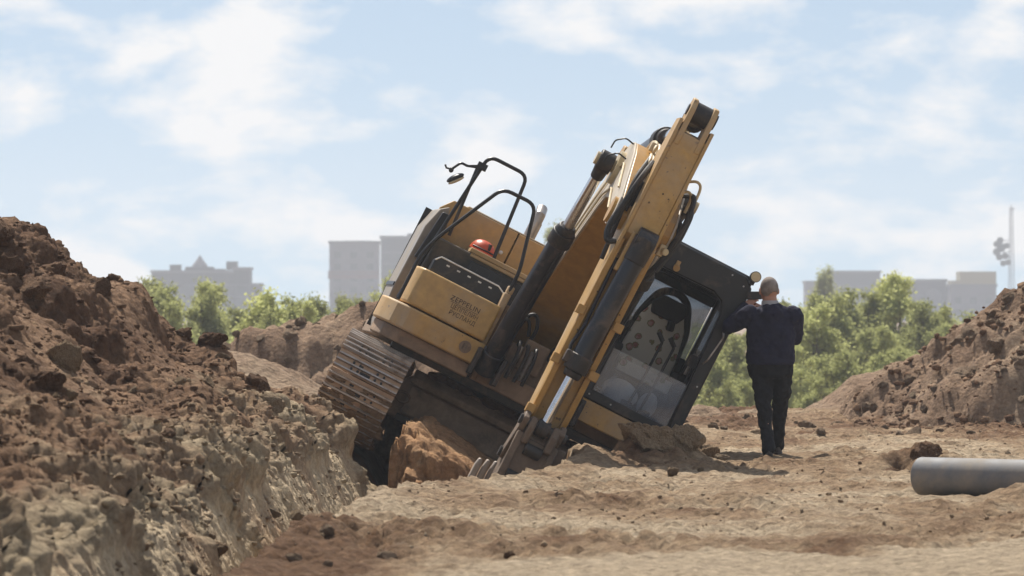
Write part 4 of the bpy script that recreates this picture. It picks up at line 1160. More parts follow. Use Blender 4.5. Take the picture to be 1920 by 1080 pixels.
k = H(); k.cyl((-.50, -.42, 1.62), (.24, -.42, 1.62), .12, None, 20); k.build('boom_foot_pin', M['grease'], boom)
k = H(); k.cyl((-.46, -4.64, 3.06), (.20, -4.64, 3.06), .13, None, 24); k.build('boom_tip_boss', M['boom'], boom)
# hydraulic lines along the boom
for xx, off in ((-.25, .06), (-.16, .06), (-.02, .06), (.08, .06)):
    k = H(); k.tube([(xx, -1.2, 2.52 + off), (xx, -2.2, 3.25 + off), (xx, -2.9, 3.69 + off), (xx, -3.35, 3.84 + off), (xx, -3.7, 3.82 + off), (xx, -4.1, 3.65 + off), (xx, -4.5, 3.40 + off)], .022, 8, bend=.12)
    k.build('steel_line', M['cream'], boom)
for xx, z in ((-.445, 3.58), (-.445, 3.36)):
    k = H(); k.tube([(xx, -1.3, z - 1.35), (xx, -2.6, z - .42), (xx, -3.15, z - .12), (xx, -3.7, z - .0 if z > 3.5 else z - .05), (xx, -4.3, z - .28)], .011, 6, bend=.1); k.build('grease_line', M['cream'], boom)
for zz in (3.60, 3.76):
    k = H(); k.tube([(-.43, -3.55, zz + .02), (-.52, -3.55, zz + .04), (-.60, -3.5, zz - .02), (-.60, -3.45, zz - .10)], .008, 6, bend=.03); k.build('line_bracket', M['black'], boom)
k = H(); k.box(-.30, .10, -3.8, -3.7, 3.78, 3.87); k.build('line_clamp', M['cream'], boom, bevel=.01)
k = H(); k.box(-.30, -.02, -4.25, -4.15, 3.52, 3.68); k.build('line_clamp', M['cream'], boom, bevel=.01)
for x0, x1 in ((-.35, -.29), (-.05, .01)):
    k = H(); k.prism([(-2.35, 3.20), (-1.5, 2.62), (-1.70, 3.70), (-1.85, 3.86), (-2.0, 3.84), (-2.1, 3.70)], 'x', x0, x1)
    k.build('cylinder_bracket', M['boom'], boom, bevel=.01)

# --- boom cylinders
for cx in (-.575, .30):
    b0 = Vector((cx, -1.92, 1.30)); b1 = Vector((cx, -3.33, 3.52))
    d = (b1 - b0).normalized()
    g = b0 + d * 1.62
    k = H(); k.cyl(b0, g, .098, None, 24); k.cyl(b0 - d * .09, b0 + d * .16, .115, None, 20)
    bc = k.build('boom_cylinder', M['cyl'], exc, bevel=.008)
    k = H(); k.cyl(g - d * .03, g + d * .12, .122, .118, 22); k.cyl(g + d * .12, g + d * .19, .105, .085, 22); k.build('gland', M['grease'], bc, bevel=.01)
    k = H(); k.cyl(g, b1 - d * .05, .056, None, 20); k.build('rod', M['chrome'], bc)
    k = H(); k.cyl((cx - .075, b1.y, b1.z), (cx + .075, b1.y, b1.z), .105, None, 22); k.cyl(b1 - d * .20, b1 - d * .04, .064, .08, 16); k.build('rod_eye', M['grease'], bc, bevel=.012)
    k = H(); k.tube([b0 + Vector((.08, -.06, .1)) + d * .15, b0 + Vector((.05, -.09, 0)) + d * .5, b0 + Vector((.05, -.09, 0)) + d * 1.5], .016, 8); k.build('oil_line', M['rubber'], bc)
    k = H(); k.cyl((cx - .14, b0.y, b0.z), (cx + .14, b0.y, b0.z), .06, None, 16); k.box(cx - .16, cx - .11, b0.y - .13, b0.y + .35, 1.13, 1.42); k.box(cx + .11, cx + .16, b0.y - .13, b0.y + .35, 1.13, 1.42); k.build('foot_bracket', M['grease'], bc, bevel=.012)

# --- stick
SX0, SX1 = -.285, .045
SP = [(-5.05, 3.98), (-5.05, 2.92), (-4.90, 2.80), (-4.86, 1.0), (-4.80, .88), (-4.62, .88), (-4.55, 1.0), (-4.42, 2.0), (-4.34, 2.9), (-4.38, 3.2), (-4.60, 3.7), (-4.78, 4.02)]
k = H(); k.prism(SP, 'x', SX0 + .02, SX1 - .02)
stick = k.build('stick', M['yellow'], exc, bevel=.008)
side = [(-5.066, 4.09), (-5.066, 2.90), (-5.00, 2.62), (-4.93, 2.3), (-4.91, 1.10), (-4.84, .84), (-4.60, .84), (-4.53, 1.0), (-4.40, 2.0), (-4.32, 2.9), (-4.36, 3.22), (-4.58, 3.72), (-4.78, 4.09)]
for x0, x1 in ((SX0 - .012, SX0 + .020), (SX1 - .020, SX1 + .012)):
    k = H(); k.prism(side, 'x', x0, x1); k.build('stick_side_plate', M['yellow'], stick, bevel=.004)
for x0, x1 in ((SX0 + .032, SX0 + .085), (SX1 - .085, SX1 - .032)):
    k = H(); k.prism([(-5.06, 3.85), (-5.06, 4.22), (-5.0, 4.31), (-4.88, 4.33), (-4.80, 4.22), (-4.74, 3.9)], 'x', x0, x1); k.build('tail_lug', M['yellow'], stick, bevel=.008)
k = H(); k.cyl((SX0 + .02, -4.93, 4.20), (SX1 - .01, -4.93, 4.20), .055, None, 18); k.cyl((SX1 - .032, -4.93, 4.20), (SX1 - .012, -4.93, 4.20), .075, None, 14); k.build('tail_pin', M['grease'], stick)
# flanges beside the bucket cylinder and their tabs
for x0, x1, zb in ((SX0 - .010, SX0 + .045, .96), (SX1 - .02, SX1 + .035, 1.0)):
    k = H(); k.prism([(-4.90, zb), (-4.955, zb + .1), (-4.985, 2.5), (-5.03, 2.85), (-4.90, 2.85)], 'x', x0, x1); k.build('stick_flange', M['boom'], stick, bevel=.004)
for zz in (2.09, 1.585, 1.06):
    for x0, x1 in ((SX0 - .06, SX0 + .02), (SX1 - .01, SX1 + .085)):
        if zz < 1.2 and x0 > -.1: continue
        k = H(); k.box(x0, x1, -5.0, -4.88, zz - .05, zz + .04); k.build('line_tab', M['boom'], stick, bevel=.006)
k = H(); k.box(SX0 + .075, SX0 + .125, -5.075, -4.98, 2.55, 2.95); k.box(SX1 - .115, SX1 - .065, -5.075, -4.98, 2.55, 2.95); k.build('cylinder_lug', M['yellow'], stick, bevel=.01)
for x, z in ((-.20, 3.25), (-.12, 3.38), (-.05, 3.36), (-.24, 2.70), (-.24, 2.60), (-.245, 2.3), (.04, 2.2), (.05, 1.9), (-.25, 1.9), (.0, 2.92), (-.02, 3.0)):
    k = H(); k.ell((x, -5.068 if z > 2.95 else -4.99, z), (rnd.uniform(.006, .012), .003, rnd.uniform(.005, .012)), None, 7, 5); k.build('paint_chip', M['print'], stick)
# stick cylinder (behind the tail)
p1 = Vector((-.12, -4.93, 4.20)); p0 = Vector((-.17, -1.9, 3.76)); d = (p1 - p0).normalized()
k = H(); g = p1 - d * 1.62; k.cyl(p0, g, .115, None, 24); sc_ = k.build('stick_cylinder', M['cyl'], exc, bevel=.008)
k = H(); k.cyl(g - d * .12, g + d * .05, .140, .135, 22); k.cyl(g + d * .05, g + d * .12, .115, .10, 22); k.build('gland', M['grease'], sc_, bevel=.01)
k = H(); k.cyl(g, p1 - d * .10, .070, None, 22); k.build('rod', M['chrome'], sc_)
k = H(); k.cyl((-.205, p1.y, p1.z), (-.035, p1.y, p1.z), .105, None, 20); k.cyl(p1 - d * .34, p1 - d * .28, .115, None, 20); k.cyl(p1 - d * .3, p1 - d * .05, .075, .095, 18); k.build('rod_eye', M['grease'], sc_, bevel=.01)
# bucket cylinder
q0 = Vector((-.07, -5.10, 2.92)); q1 = Vector((-.125, -5.02, .93)); d = (q1 - q0).normalized()
g = q0 + d * 1.36
k = H(); k.cyl(q0 + d * .05, g, .097, None, 24); k.cyl((-.165, q0.y, q0.z), (.025, q0.y, q0.z), .10, None, 18)
bcy = k.build('bucket_cylinder', M['cyl'], exc, bevel=.008)
k = H(); k.cyl(g - d * .14, g + d * .02, .118, None, 18); k.cyl(g + d * .02, g + d * .09, .095, .08, 18); k.box(g.x - .15, g.x - .05, g.y - .06, g.y + .06, g.z + .02, g.z + .14); k.build('gland', M['grease'], bcy, bevel=.012)
k = H(); k.cyl(q0 - d * .02, q0 + d * .24, .112, .106, 18); k.box(-.15, .03, q0.y - .02, q0.y + .15, q0.z - .05, q0.z + .10); k.build('cylinder_base', M['grease'], bcy, bevel=.015)
k = H(); k.cyl(g, q1, .048, None, 20); k.build('rod', M['chrome'], bcy)
k = H(); k.tube([g + Vector((-.11, -.02, .1)), g + Vector((-.14, .02, .18)), g + Vector((-.10, .06, .40)), g + Vector((-.115, .07, 1.1))], .017, 8, bend=.05); k.build('oil_line', M['rubber'], bcy)
k = H(); k.cyl((-.185, q1.y, q1.z), (-.065, q1.y, q1.z), .085, None, 18); k.build('rod_eye', M['grease'], bcy, bevel=.01)
# bucket linkage
k = H()
for x0, x1 in ((-.335, -.275), (.03, .09)):
    k.prism([(-5.10, .96), (-4.98, 1.04), (-4.86, .98), (-4.55, .62), (-4.58, .52), (-4.70, .52), (-5.06, .86)], 'x', x0, x1)
lk = k.build('bucket_link', M['bucket'], exc, bevel=.015)
k = H(); k.cyl((-.36, -5.03, .93), (.12, -5.03, .93), .05, None, 16); k.cyl((-.30, -5.06, .42), (.05, -5.06, .42), .055, None, 16); k.cyl((-.36, -4.66, .58), (.12, -4.66, .58), .05, None, 16); k.build('link_pin', M['grease'], lk)
# bucket: curled in towards the machine, its back to the camera
back = [(-5.02, .80), (-5.07, .62), (-5.10, .35), (-5.09, .05), (-5.0, -.32), (-4.75, -.62), (-4.35, -.66), (-4.25, -.2), (-4.3, .45), (-4.55, .80)]
k = H(); k.prism(back, 'x', -.30, .085)
bucket = k.build('bucket', M['bucket'], exc, bevel=.02)
for x0, x1 in ((-.325, -.255), (.035, .10)):
    k = H(); k.prism([(y - .035, z + (.03 if z > .7 else 0)) for y, z in back[:6]] + [(y + .02, z) for y, z in back[5::-1]], 'x', x0, x1); k.build('wear_strap', M['bucket'], bucket, bevel=.012)
for x0, x1 in ((-.262, -.195), (-.03, .05)):
    k = H(); k.prism([(-5.10, .74), (-5.115, .90), (-5.06, 1.0), (-4.96, 1.0), (-4.9, .90), (-4.92, .70)], 'x', x0, x1); k.build('pin_knuckle', M['bucket'], bucket, bevel=.018)
k = H(); k.cyl((-.20, -5.07, .70), (-.03, -5.07, .70), .06, None, 18); k.build('pin_sleeve', M['grease'], bucket, bevel=.01)
k = H(); k.box(.10, .19, -4.98, -4.5, .40, .84); k.build('side_bracket', M['bucket'], bucket, bevel=.015)
k = H(); k.box(-.46, .20, -4.24, -4.16, -.45, .10); k.build('lip_plate', M['bucket'], bucket)
for i in range(3):
    x = -.455 + i * .075
    k = H(); k.prism([(x - .032, -.1), (x + .032, -.1), (x + .030, .34), (x + .018, .43 + i * .02), (x - .016, .435 + i * .02), (x - .030, .36)], 'y', -4.5 + i * .02, -4.38 + i * .02)
    k.build('bucket_tooth', M['tooth'], bucket, bevel=.014)
# --- hoses
def hose(pts, r=.022, mat='rubber', name='hydraulic_hose', parent=None, bend=.15):
    k = H(); k.tube(pts, r, 9, bend=bend); return k.build(name, M[mat], parent or exc)
hose([(-.30, -4.75, 3.62), (-.36, -4.95, 3.42), (-.40, -4.95, 3.1), (-.43, -4.95, 2.86), (-.38, -5.0, 2.75), (-.31, -4.98, 2.80)], .030)
hose([(-.33, -4.6, 3.66), (-.40, -4.9, 3.40), (-.37, -4.9, 3.0), (-.33, -4.8, 2.6)], .022)
hose([(-.27, -4.3, 3.50), (-.37, -4.7, 3.52), (-.36, -4.85, 3.34)], .030)
hose([(-.24, -4.2, 3.55), (-.34, -4.6, 3.58), (-.33, -4.8, 3.30), (-.35, -4.85, 3.1)], .028)
hose([(.12, -4.3, 3.5), (.20, -4.8, 3.52), (.22, -4.9, 3.2), (.18, -4.85, 2.86), (.12, -4.8, 2.66)], .026)
hose([(.16, -4.2, 3.4), (.25, -4.7, 3.40), (.24, -4.85, 3.05), (.17, -4.85, 2.72)], .026)
hose([(.10, -4.3, 3.3), (.21, -4.7, 3.25), (.20, -4.8, 2.9), (.13, -4.8, 2.60)], .022)
hose([(.06, -4.7, 3.60), (.15, -4.75, 3.66), (.22, -4.7, 3.62), (.22, -4.7, 3.40)], .014, 'cream', 'steel_elbow')
hose([(.05, -4.7, 3.48), (.12, -4.75, 3.54), (.18, -4.7, 3.50), (.18, -4.7, 3.34)], .014, 'cream', 'steel_elbow')
hose([(-.30, -4.3, 3.62), (-.33, -4.5, 3.72), (-.33, -4.7, 3.62), (-.33, -4.72, 3.40)], .016, 'cream', 'steel_elbow')
hose([(-.27, -4.0, 3.75), (-.28, -4.3, 3.86), (-.26, -4.5, 3.70)], .014, 'cream', 'steel_elbow')
k = H(); k.box(.10, .19, -4.86, -4.72, 2.86, 2.98); k.cyl((.15, -4.85, 2.92), (.17, -4.90, 2.92), .035, None, 14); k.build('hose_block', M['cream'], exc, bevel=.01)
k = H(); k.box(-.38, -.26, -4.82, -4.62, 3.16, 3.42); k.build('hose_block', M['grease'], exc, bevel=.02)
# hydraulics between the box and the boom
k = H(); k.box(-.735, -.665, -1.80, -1.60, 1.25, 2.02); k.box(-.725, -.66, -1.78, -1.62, 2.02, 2.10); k.build('boom_post', M['yellow_dusty'], exc, bevel=.012)
k = H(); k.box(-.655, -.60, -1.72, -1.5, 1.25, 1.92); k.build('boom_post', M['muddy'], exc, bevel=.01)
k = H(); k.box(-.42, .10, -1.60, -1.10, 1.28, 1.62); k.box(-.30, -.05, -1.66, -1.55, 1.40, 1.72); k.box(.12, .30, -1.65, -1.2, 1.28, 1.58)
vb = k.build('valve_block', M['muddy'], exc, bevel=.015)
for i, x in enumerate((-.36, -.27, -.18, -.02, .06)):
    hose([(x, -1.55, 1.60), (x - .01, -1.74, 1.68), (x + .02, -1.80, 1.50), (x + .01, -1.80, 1.26)], .019, 'rubber' if i % 2 else 'grease')
hose([(-.44, -1.5, 1.70), (-.42, -1.62, 1.92), (-.33, -1.62, 1.98), (-.26, -1.6, 1.84), (-.27, -1.5, 1.7)], .020)
hose([(-.47, -1.5, 1.68), (-.46, -1.66, 1.86), (-.38, -1.66, 1.90), (-.31, -1.6, 1.74)], .018)
hose([(-.05, -1.5, 1.62), (.0, -1.66, 1.80), (.07, -1.66, 1.80), (.1, -1.6, 1.6)], .022)
for x in (-.33, -.20):
    k = H(); k.cyl((x, -1.68, 1.30), (x, -1.68, 1.62), .026, None, 10); k.build('spool_rod', M['worn'], vb)
# --- helmet, resting on the tank lid
hx = Vector((-1.06, -.92, 2.291))
hel = empty('hard_hat'); hel.parent = None
hel.matrix_world = Matrix.Translation(EXC) @ (ROT_U @ YAW).to_4x4() @ Matrix.Translation(hx) @ Matrix.Rotation(R(20), 4, 'Z')
tag(hel, 'orange hard hat with a dark strap lying on the digger behind its hand rails', 'hard hat')
k = MB()
pr = [(.135, .0), (.134, .02), (.126, .055), (.105, .095), (.07, .122), (.03, .134), (0, .136)]
n = 28; vs = []; fs = []
for r_, z in pr:
    vs += [(r_ * math.cos(2 * math.pi * i / n), 1.12 * r_ * math.sin(2 * math.pi * i / n), z) for i in range(n)]
for j in range(len(pr) - 1):
    fs += [(j * n + i, j * n + (i + 1) % n, (j + 1) * n + (i + 1) % n, (j + 1) * n + i) for i in range(n)]
k.add(vs, fs)
sh = k.build('shell', M['orange'], hel)
so = sh.modifiers.new('thick', 'SOLIDIFY'); so.thickness = .004; so.offset = -1
k = MB(); k.loft([((0, -.04, .0), .142, .155), ((0, -.05, .008), .152, .175), ((0, -.04, .012), .138, .155)], 28); k.build('brim', M['orange'], hel)
k = MB(); k.tube([(.137 * math.cos(a), .152 * math.sin(a), .035) for a in np.linspace(-2.9, .4, 22)], .008, 6); k.build('strap', M['rubber'], hel)
k = MB(); k.box(-.012, .012, -.15, -.10, .05, .115); k.build('clip', M['rubber'], hel)
# ------------------------------------------------------------------ person
PX, PY = 2.56, 48.3
person = empty('person', (PX, PY, 0))
tag(person, 'grey-haired man in navy jacket and black trousers seen from behind, holding up a phone', 'person')
def capsule(mb, pts, radii, n=14, flat=1.0):
    mb.tube([Vector(p) for p in pts], radii, n)
    mb.ell(pts[0], (radii[0],) * 3, None, n, 8); mb.ell(pts[-1], (radii[-1],) * 3, None, n, 8)
def organic(name, mb, mat, parent, voxel, smooth_it=4, disp=None):
    o = mb.build(name, mat, parent, smooth=0)
    r = o.modifiers.new('one_surface', 'REMESH'); r.mode = 'VOXEL'; r.voxel_size = voxel; r.use_smooth_shade = True
    s = o.modifiers.new('soften', 'SMOOTH'); s.factor = .5; s.iterations = smooth_it
    if disp:
        tx = bpy.data.textures.new(name + '_folds', 'CLOUDS'); tx.noise_scale = disp[1]; tx.noise_depth = 2
        dm = o.modifiers.new('folds', 'DISPLACE'); dm.texture = tx; dm.strength = disp[0]; dm.mid_level = .5
    return o
# joints (relative to the person's base, metres; +y away from the camera)
shL, shR = (-.205, .02, 1.415), (.215, .02, 1.405)
elL, waL = (-.405, .10, 1.275), (-.235, .32, 1.485)
elR, waR = (.245, .13, 1.165), (-.06, .36, 1.44)
hipL, hipR = (-.10, .02, .93), (.10, .03, .93)
knL, anL = (-.078, -.04, .50), (-.035, -.14, .09)
knR, anR = (.095, .16, .50), (.088, .42, .10)
b = MB()
b.loft([((-.01, .03, .84), .165, .115), ((-.01, .03, .98), .19, .13), ((0, .02, 1.15), .185, .13), ((.005, .02, 1.30), .19, .12), ((.005, .02, 1.40), .17, .10), ((.0, .02, 1.47), .085, .075), ((-.008, .025, 1.53), .062, .066)], 20)
# head: skull, jaw, face away from the camera, turned a little to the left
HR = Matrix.Rotation(R(14), 3, 'Z')
hc = Vector((-.018, .045, 1.645))
b.ell(hc, (.087, .102, .118), HR, 22, 16)
b.ell(hc + HR @ Vector((0, .035, -.055)), (.072, .070, .080), HR, 18, 12)
b.ell(hc + HR @ Vector((0, .112, -.012)), (.014, .022, .022), HR, 8, 8)          # nose
b.ell(hc + HR @ Vector((0, .093, -.058)), (.026, .010, .010), HR, 8, 6)          # lips
b.ell(hc + HR @ Vector((0, .088, -.100)), (.026, .02, .02), HR, 8, 6)            # chin
for s_ in (-1, 1):
    b.ell(hc + HR @ Vector((s_ * .092, .005, -.018)), (.013, .024, .036), HR @ Matrix.Rotation(R(s_ * 18), 3, 'Z'), 10, 8)   # ears
    b.ell(hc + HR @ Vector((s_ * .033, .090, .012)), (.018, .012, .008), HR, 8, 6)
capsule(b, [(-.01, .022, 1.45), (-.014, .03, 1.56)], [.072, .072])
for sh_, el_, wa_ in ((shL, elL, waL), (shR, elR, waR)):
    capsule(b, [sh_, el_], [.058, .044]); capsule(b, [el_, wa_], [.042, .029])
for h_, k_, a_ in ((hipL, knL, anL), (hipR, knR, anR)):
    capsule(b, [h_, k_], [.088, .058]); capsule(b, [k_, a_], [.055, .038])
    b.ell((a_[0], a_[1] + .07, .05), (.042, .11, .04), None, 12, 8)
# hands: palm, four bent fingers of unequal length, thumb from the side of the palm
def hand(wrist, fwd, up, side):
    f_, u_ = Vector(fwd).normalized(), Vector(up).normalized(); s_ = f_.cross(u_).normalized() * side
    w_ = Vector(wrist)
    rot = Matrix((s_, f_, u_)).transposed()
    b.ell(w_ + f_ * .052, (.041, .052, .017), rot, 12, 8)
    for i, ln in enumerate((.062, .072, .067, .052)):
        o_ = w_ + f_ * .092 + s_ * (-.030 + i * .020)
        p1_ = o_ + f_ * ln * .45 + u_ * .006; p2_ = p1_ + f_ * ln * .30 + u_ * ln * .32; p3_ = p2_ + f_ * ln * .02 + u_ * ln * .36
        b.tube([o_ - f_ * .02, p1_, p2_, p3_], [.0095, .009, .0085, .0075], 8)
    o_ = w_ + f_ * .035 - s_ * .036
    b.tube([o_ - f_ * .01 + s_ * .01, o_ - s_ * .022 + f_ * .028 + u_ * .008, o_ - s_ * .024 + f_ * .055 + u_ * .026], [.012, .011, .009], 8)
hand(waL, (.55, .25, .42), (.1, .9, -.2), 1)
hand(waR, (-.75, .15, .35), (.1, .9, -.1), -1)
body_o = organic('body', b, M['skin'], person, .0065, 3)
# jacket
j = MB()
j.loft([((-.005, .03, .905), .228, .165), ((-.005, .03, .93), .240, .172), ((-.005, .03, .99), .238, .170), ((0, .025, 1.08), .240, .168), ((.0, .02, 1.2), .242, .160), ((.005, .02, 1.31), .250, .150), ((.005, .02, 1.39), .246, .132), ((.004, .02, 1.44), .200, .112), ((.0, .022, 1.485), .110, .095), ((-.004, .025, 1.505), .085, .085)], 28)
for sh_, el_, wa_ in ((shL, elL, waL), (shR, elR, waR)):
    w2 = Vector(el_).lerp(Vector(wa_), .90)
    capsule(j, [Vector(sh_) + Vector((0, 0, -.025)), el_], [.104, .078], 16); capsule(j, [el_, w2], [.076, .050], 16)
j.ell((.0, -.085, 1.405), (.125, .055, .085), None, 18, 10)                         # hood lying on the back
j.ell((.0, -.105, 1.35), (.08, .035, .06), None, 14, 8)
jk = organic('jacket', j, M['navy'], person, .010, 3, (.042, .085))
k = MB(); k.loft([((-.005, .025, .900), .224, .160), ((-.005, .025, .915), .236, .170), ((-.005, .025, .955), .236, .170), ((-.005, .025, .965), .228, .165)], 32); k.build('waistband', M['navy'], jk)
k = MB(); k.loft([((-.006, .022, 1.485), .092, .085), ((-.010, .022, 1.515), .086, .082), ((-.012, .025, 1.535), .080, .080), ((-.012, .025, 1.53), .07, .07)], 24); k.build('collar', M['collar'], jk)
# trousers
t_ = MB()
t_.loft([((-.005, .03, .985), .215, .150), ((-.005, .03, .90), .225, .158), ((-.003, .03, .80), .222, .152), ((0, .03, .76), .19, .13)], 24)
capsule(t_, [(-.10, .02, .86), (-.075, .01, .66), knL, (-.052, -.09, .26), (-.035, -.14, .075)], [.116, .104, .080, .062, .066], 16)
capsule(t_, [(.10, .04, .86), (.10, .06, .66), knR, (.092, .29, .26), (.088, .42, .085)], [.116, .104, .078, .060, .064], 16)
organic('trousers', t_, M['trouser'], person, .010, 3, (.040, .075))
for a_, dx_ in ((anL, .0), (anR, -.002)):
    s = MB(); y0 = a_[1]
    s.loft([((a_[0], y0 + .065, .002), .047, .135), ((a_[0], y0 + .065, .022), .050, .140), ((a_[0], y0 + .065, .026), .046, .134), ((a_[0], y0 + .05, .06), .045, .115), ((a_[0], y0 + .01, .09), .042, .062), ((a_[0], y0 + .0, .12), .040, .050)], 20)
    s.build('shoe', M['shoe_leather'], person, smooth=45)
# hair
h_ = MB()
h_.ell(hc + HR @ Vector((0, -.006, .006)), (.0895, .101, .118), HR, 32, 24)
ho = h_.build('hair', M['hair'], person)
bm = bmesh.new(); bm.from_mesh(ho.data)
HI = HR.inverted()
dl = [v for v in bm.verts if (HI @ (v.co - hc)).z < -.062 + .02 * math.sin(40 * v.co.x) - .25 * min(0, (HI @ (v.co - hc)).y + .05) or ((HI @ (v.co - hc)).y > .045 and (HI @ (v.co - hc)).z < .075)]
bmesh.ops.delete(bm, geom=dl, context='VERTS')
bm.to_mesh(ho.data); bm.free()
sf = ho.modifiers.new('thick', 'SOLIDIFY'); sf.thickness = .004; sf.offset = 0
# phone in his hands
ph = MB(); ph.box(-.018, .018, -.006, .006, -.045, .045)
PHM = Matrix.Translation((PX - .150, PY + .34, 1.585)) @ Matrix.Rotation(R(20), 4, 'Z') @ Matrix.Rotation(R(90), 4, 'Y')
phone = empty('phone'); phone.matrix_world = PHM
tag(phone, 'small black phone held up in front of the man\'s face beside the cab lamp', 'phone')
k = MB(); k.box(-.040, .040, -.005, .005, -.080, .080); pb = k.build('phone_body', M['black'], phone, bevel=.004)
k = MB(); k.box(-.036, .036, -.0062, -.0052, -.072, .072); k.build('screen', M['black_plate'], phone)

# ------------------------------------------------------------------ plastic pipe
pr_ = .148
th = R(40)
pipe = empty('plastic_pipe', (0, 0, 0))
P0 = Vector((3.18, 38.0, pr_ + .015)); dirp = Vector((math.cos(th), -math.sin(th), .0))
pipe.location = P0
pipe.rotation_euler = (0, 0, -th)
tag(pipe, 'grey plastic pipe lying on the pale earth at the right edge', 'pipe')
def ring_pipe(name, x0, x1, ro, ri, mat, n=48, nx=2):
    k = MB(); vs, fs = [], []
    prof = [(x0, ri), (x0, ro - .004), (x0 + .004, ro), (x1 - .004, ro), (x1, ro - .004), (x1, ri)]
    for x, r in prof:
        vs += [(x, r * math.cos(2 * math.pi * i / n), r * math.sin(2 * math.pi * i / n)) for i in range(n)]
    m_ = len(prof)
    for q in range(m_):
        q2 = (q + 1) % m_
        fs += [(q * n + i, q * n + (i + 1) % n, q2 * n + (i + 1) % n, q2 * n + i) for i in range(n)]
    k.add(vs, fs); return k.build(name, mat, pipe, smooth=40)
ring_pipe('barrel', 0.0, 2.6, pr_, pr_ - .010, M['pvc'])
k = MB(); k.cyl((2.45, 0, 0), (2.6, 0, 0), pr_ + .012, None, 48, caps=False); k.build('socket', M['pvc'], pipe)

# ------------------------------------------------------------------ clods
def clod_mesh(name, seed, sub=3, sharp=1.0):
    bm = bmesh.new(); bmesh.ops.create_icosphere(bm, subdivisions=sub, radius=1)
    V = np.array([v.co for v in bm.verts]); q = np.random.RandomState(seed)
    # broken faces: cut by random planes, then roughen
    for i in range(13):
        n = q.normal(0, 1, 3); n /= np.linalg.norm(n); d = q.uniform(.52, .88)
        s = V @ n - d
        V = V - np.outer(np.clip(s, 0, None) * .92, n)
    rg = 1 - np.abs(perlin(V[:, 0] * 2.2 + V[:, 2] * 1.3, V[:, 1] * 2.2 - V[:, 2] * 1.7, seed + 9)) - .5 * np.abs(perlin(V[:, 0] * 4.6 - V[:, 2] * 3, V[:, 1] * 4.6 + V[:, 2] * 2.7, seed + 11))
    f1 = fbm(V[:, 0] * 1.6 + seed, V[:, 1] * 1.6 + V[:, 2] * 1.3, 3, seed) ; f2 = fbm(V[:, 0] * 5 + V[:, 2] * 3, V[:, 1] * 5 - V[:, 2] * 2, 3, seed + 5)
    V = V * (1 + .20 * sharp * f1 + .13 * sharp * f2 + .22 * sharp * (rg - .7))[:, None]
    V *= np.array([q.uniform(.85, 1.25), q.uniform(.85, 1.2), q.uniform(.65, .95)])
    F = [[v.index for v in f.verts] for f in bm.faces]
    bm.free()
    return V, np.array(F)
CL = [clod_mesh('clod', 300 + i, 4 if i < 5 else 3) for i in range(14)]
def clod_me(i, mat, tone):
    V, F = CL[i]
    o = mesh_np('earth_clod', V, F, mat, None, True, {'tone': np.full(len(V), tone)})
    me = o.data; me.set_sharp_from_angle(angle=R(38))
    bpy.data.objects.remove(o); return me
ME_D = [clod_me(i, M['clod_dark'], .25 + .5 * ((i * 7) % 5) / 5) for i in range(14)]
ME_P = [clod_me(i, M['clod_pale'], .3 + .5 * ((i * 3) % 5) / 5) for i in range(14)]
ME_R = [clod_me(i, M['heap2'], .62) for i in range(14)]
ME_C = [clod_me(i, M['clay'], .5) for i in range(6)]
ME_G = [clod_me(i, M['clod_ground'], .3 + .5 * ((i * 3) % 5) / 5) for i in range(14)]
def clod(me, x, y, z, r, label, group=None, rot=None, sx=1, sy=1, sz=1):
    o = bpy.data.objects.new('earth_clod', me); COL.objects.link(o)
    o.location = (x, y, z); o.scale = (r * sx, r * sy, r * sz)
    o.rotation_euler = rot or (rnd.uniform(-.5, .5), rnd.uniform(-.5, .5), rnd.uniform(0, 6.28))
    tag(o, label, 'clod', group)
    return o
def put(me, px, py_base, D, r, label, group=None, **k):
    x = (px - 960) * D / 9168.0
    return clod(me, x, D, surf(x, D) + r * .35, r, label, group, **k)
# the ones that stand out
put(ME_P[0], 1318, 850, 47.2, .175, 'big squarish clod of earth beside the mound in front of the cab', sz=1.1)
put(ME_P[1], 1215, 848, 46.75, .30, 'largest rugged lump of earth, heaped against the lower corner of the cab', sx=1.15, sz=.95, rot=(.1, .2, 1.0))
put(ME_P[3], 1275, 845, 46.9, .20, 'rugged lump of earth between the largest lump and the squarish clod', sz=1.1, rot=(.3, 0, 2.0))
put(ME_P[1], 1278, 858, 46.6, .075, 'pale fist-sized lump lying at the left foot of the big squarish clod')
put(ME_D[3], 1735, 868, 43.6, .15, 'dark jagged clod lying just behind the end of the grey pipe')
put(ME_D[4], 1668, 885, 43.2, .085, 'low dark clod left of the grey pipe\'s end')
put(ME_D[0], 395, 680, 45.2, .13, 'upright dark clod on the skyline of the tall heap, beside the saplings')
put(ME_D[1], 345, 640, 45.5, .085, 'flat dark clod on the skyline of the tall heap, a step above the upright one')
put(ME_D[2], 545, 740, 45.0, .16, 'large rounded dark clod at the low end of the tall heap, by the raised track')
put(ME_D[3], 480, 720, 44.5, .15, 'broad crumbly dark clod on the low shoulder of the tall heap')
put(ME_P[4], 120, 700, 36.0, .135, 'upright pale slab of earth leaning in the middle of the tall heap', sx=.55, sz=1.9)
put(ME_D[4], 65, 560, 40.0, .15, 'dark rounded clod high on the tall heap near its left end')
put(ME_D[2], 285, 765, 38.0, .19, 'large smooth brown clod halfway down the tall heap above the pale rubble')
put(ME_P[3], 500, 800, 41.5, .13, 'tan wedge-shaped clod lying near the brink left of the raised track', sx=1.2)
put(ME_D[0], 80, 790, 33.0, .13, 'dark block of clay low on the tall heap above the scraped wall')
put(ME_D[1], 955, 1030, 28.8, .050, 'single small dark clod lying alone on the smooth pale foreground earth')
put(ME_D[2], 640, 985, 31.5, .075, 'reddish clod on the near brink of the trench')
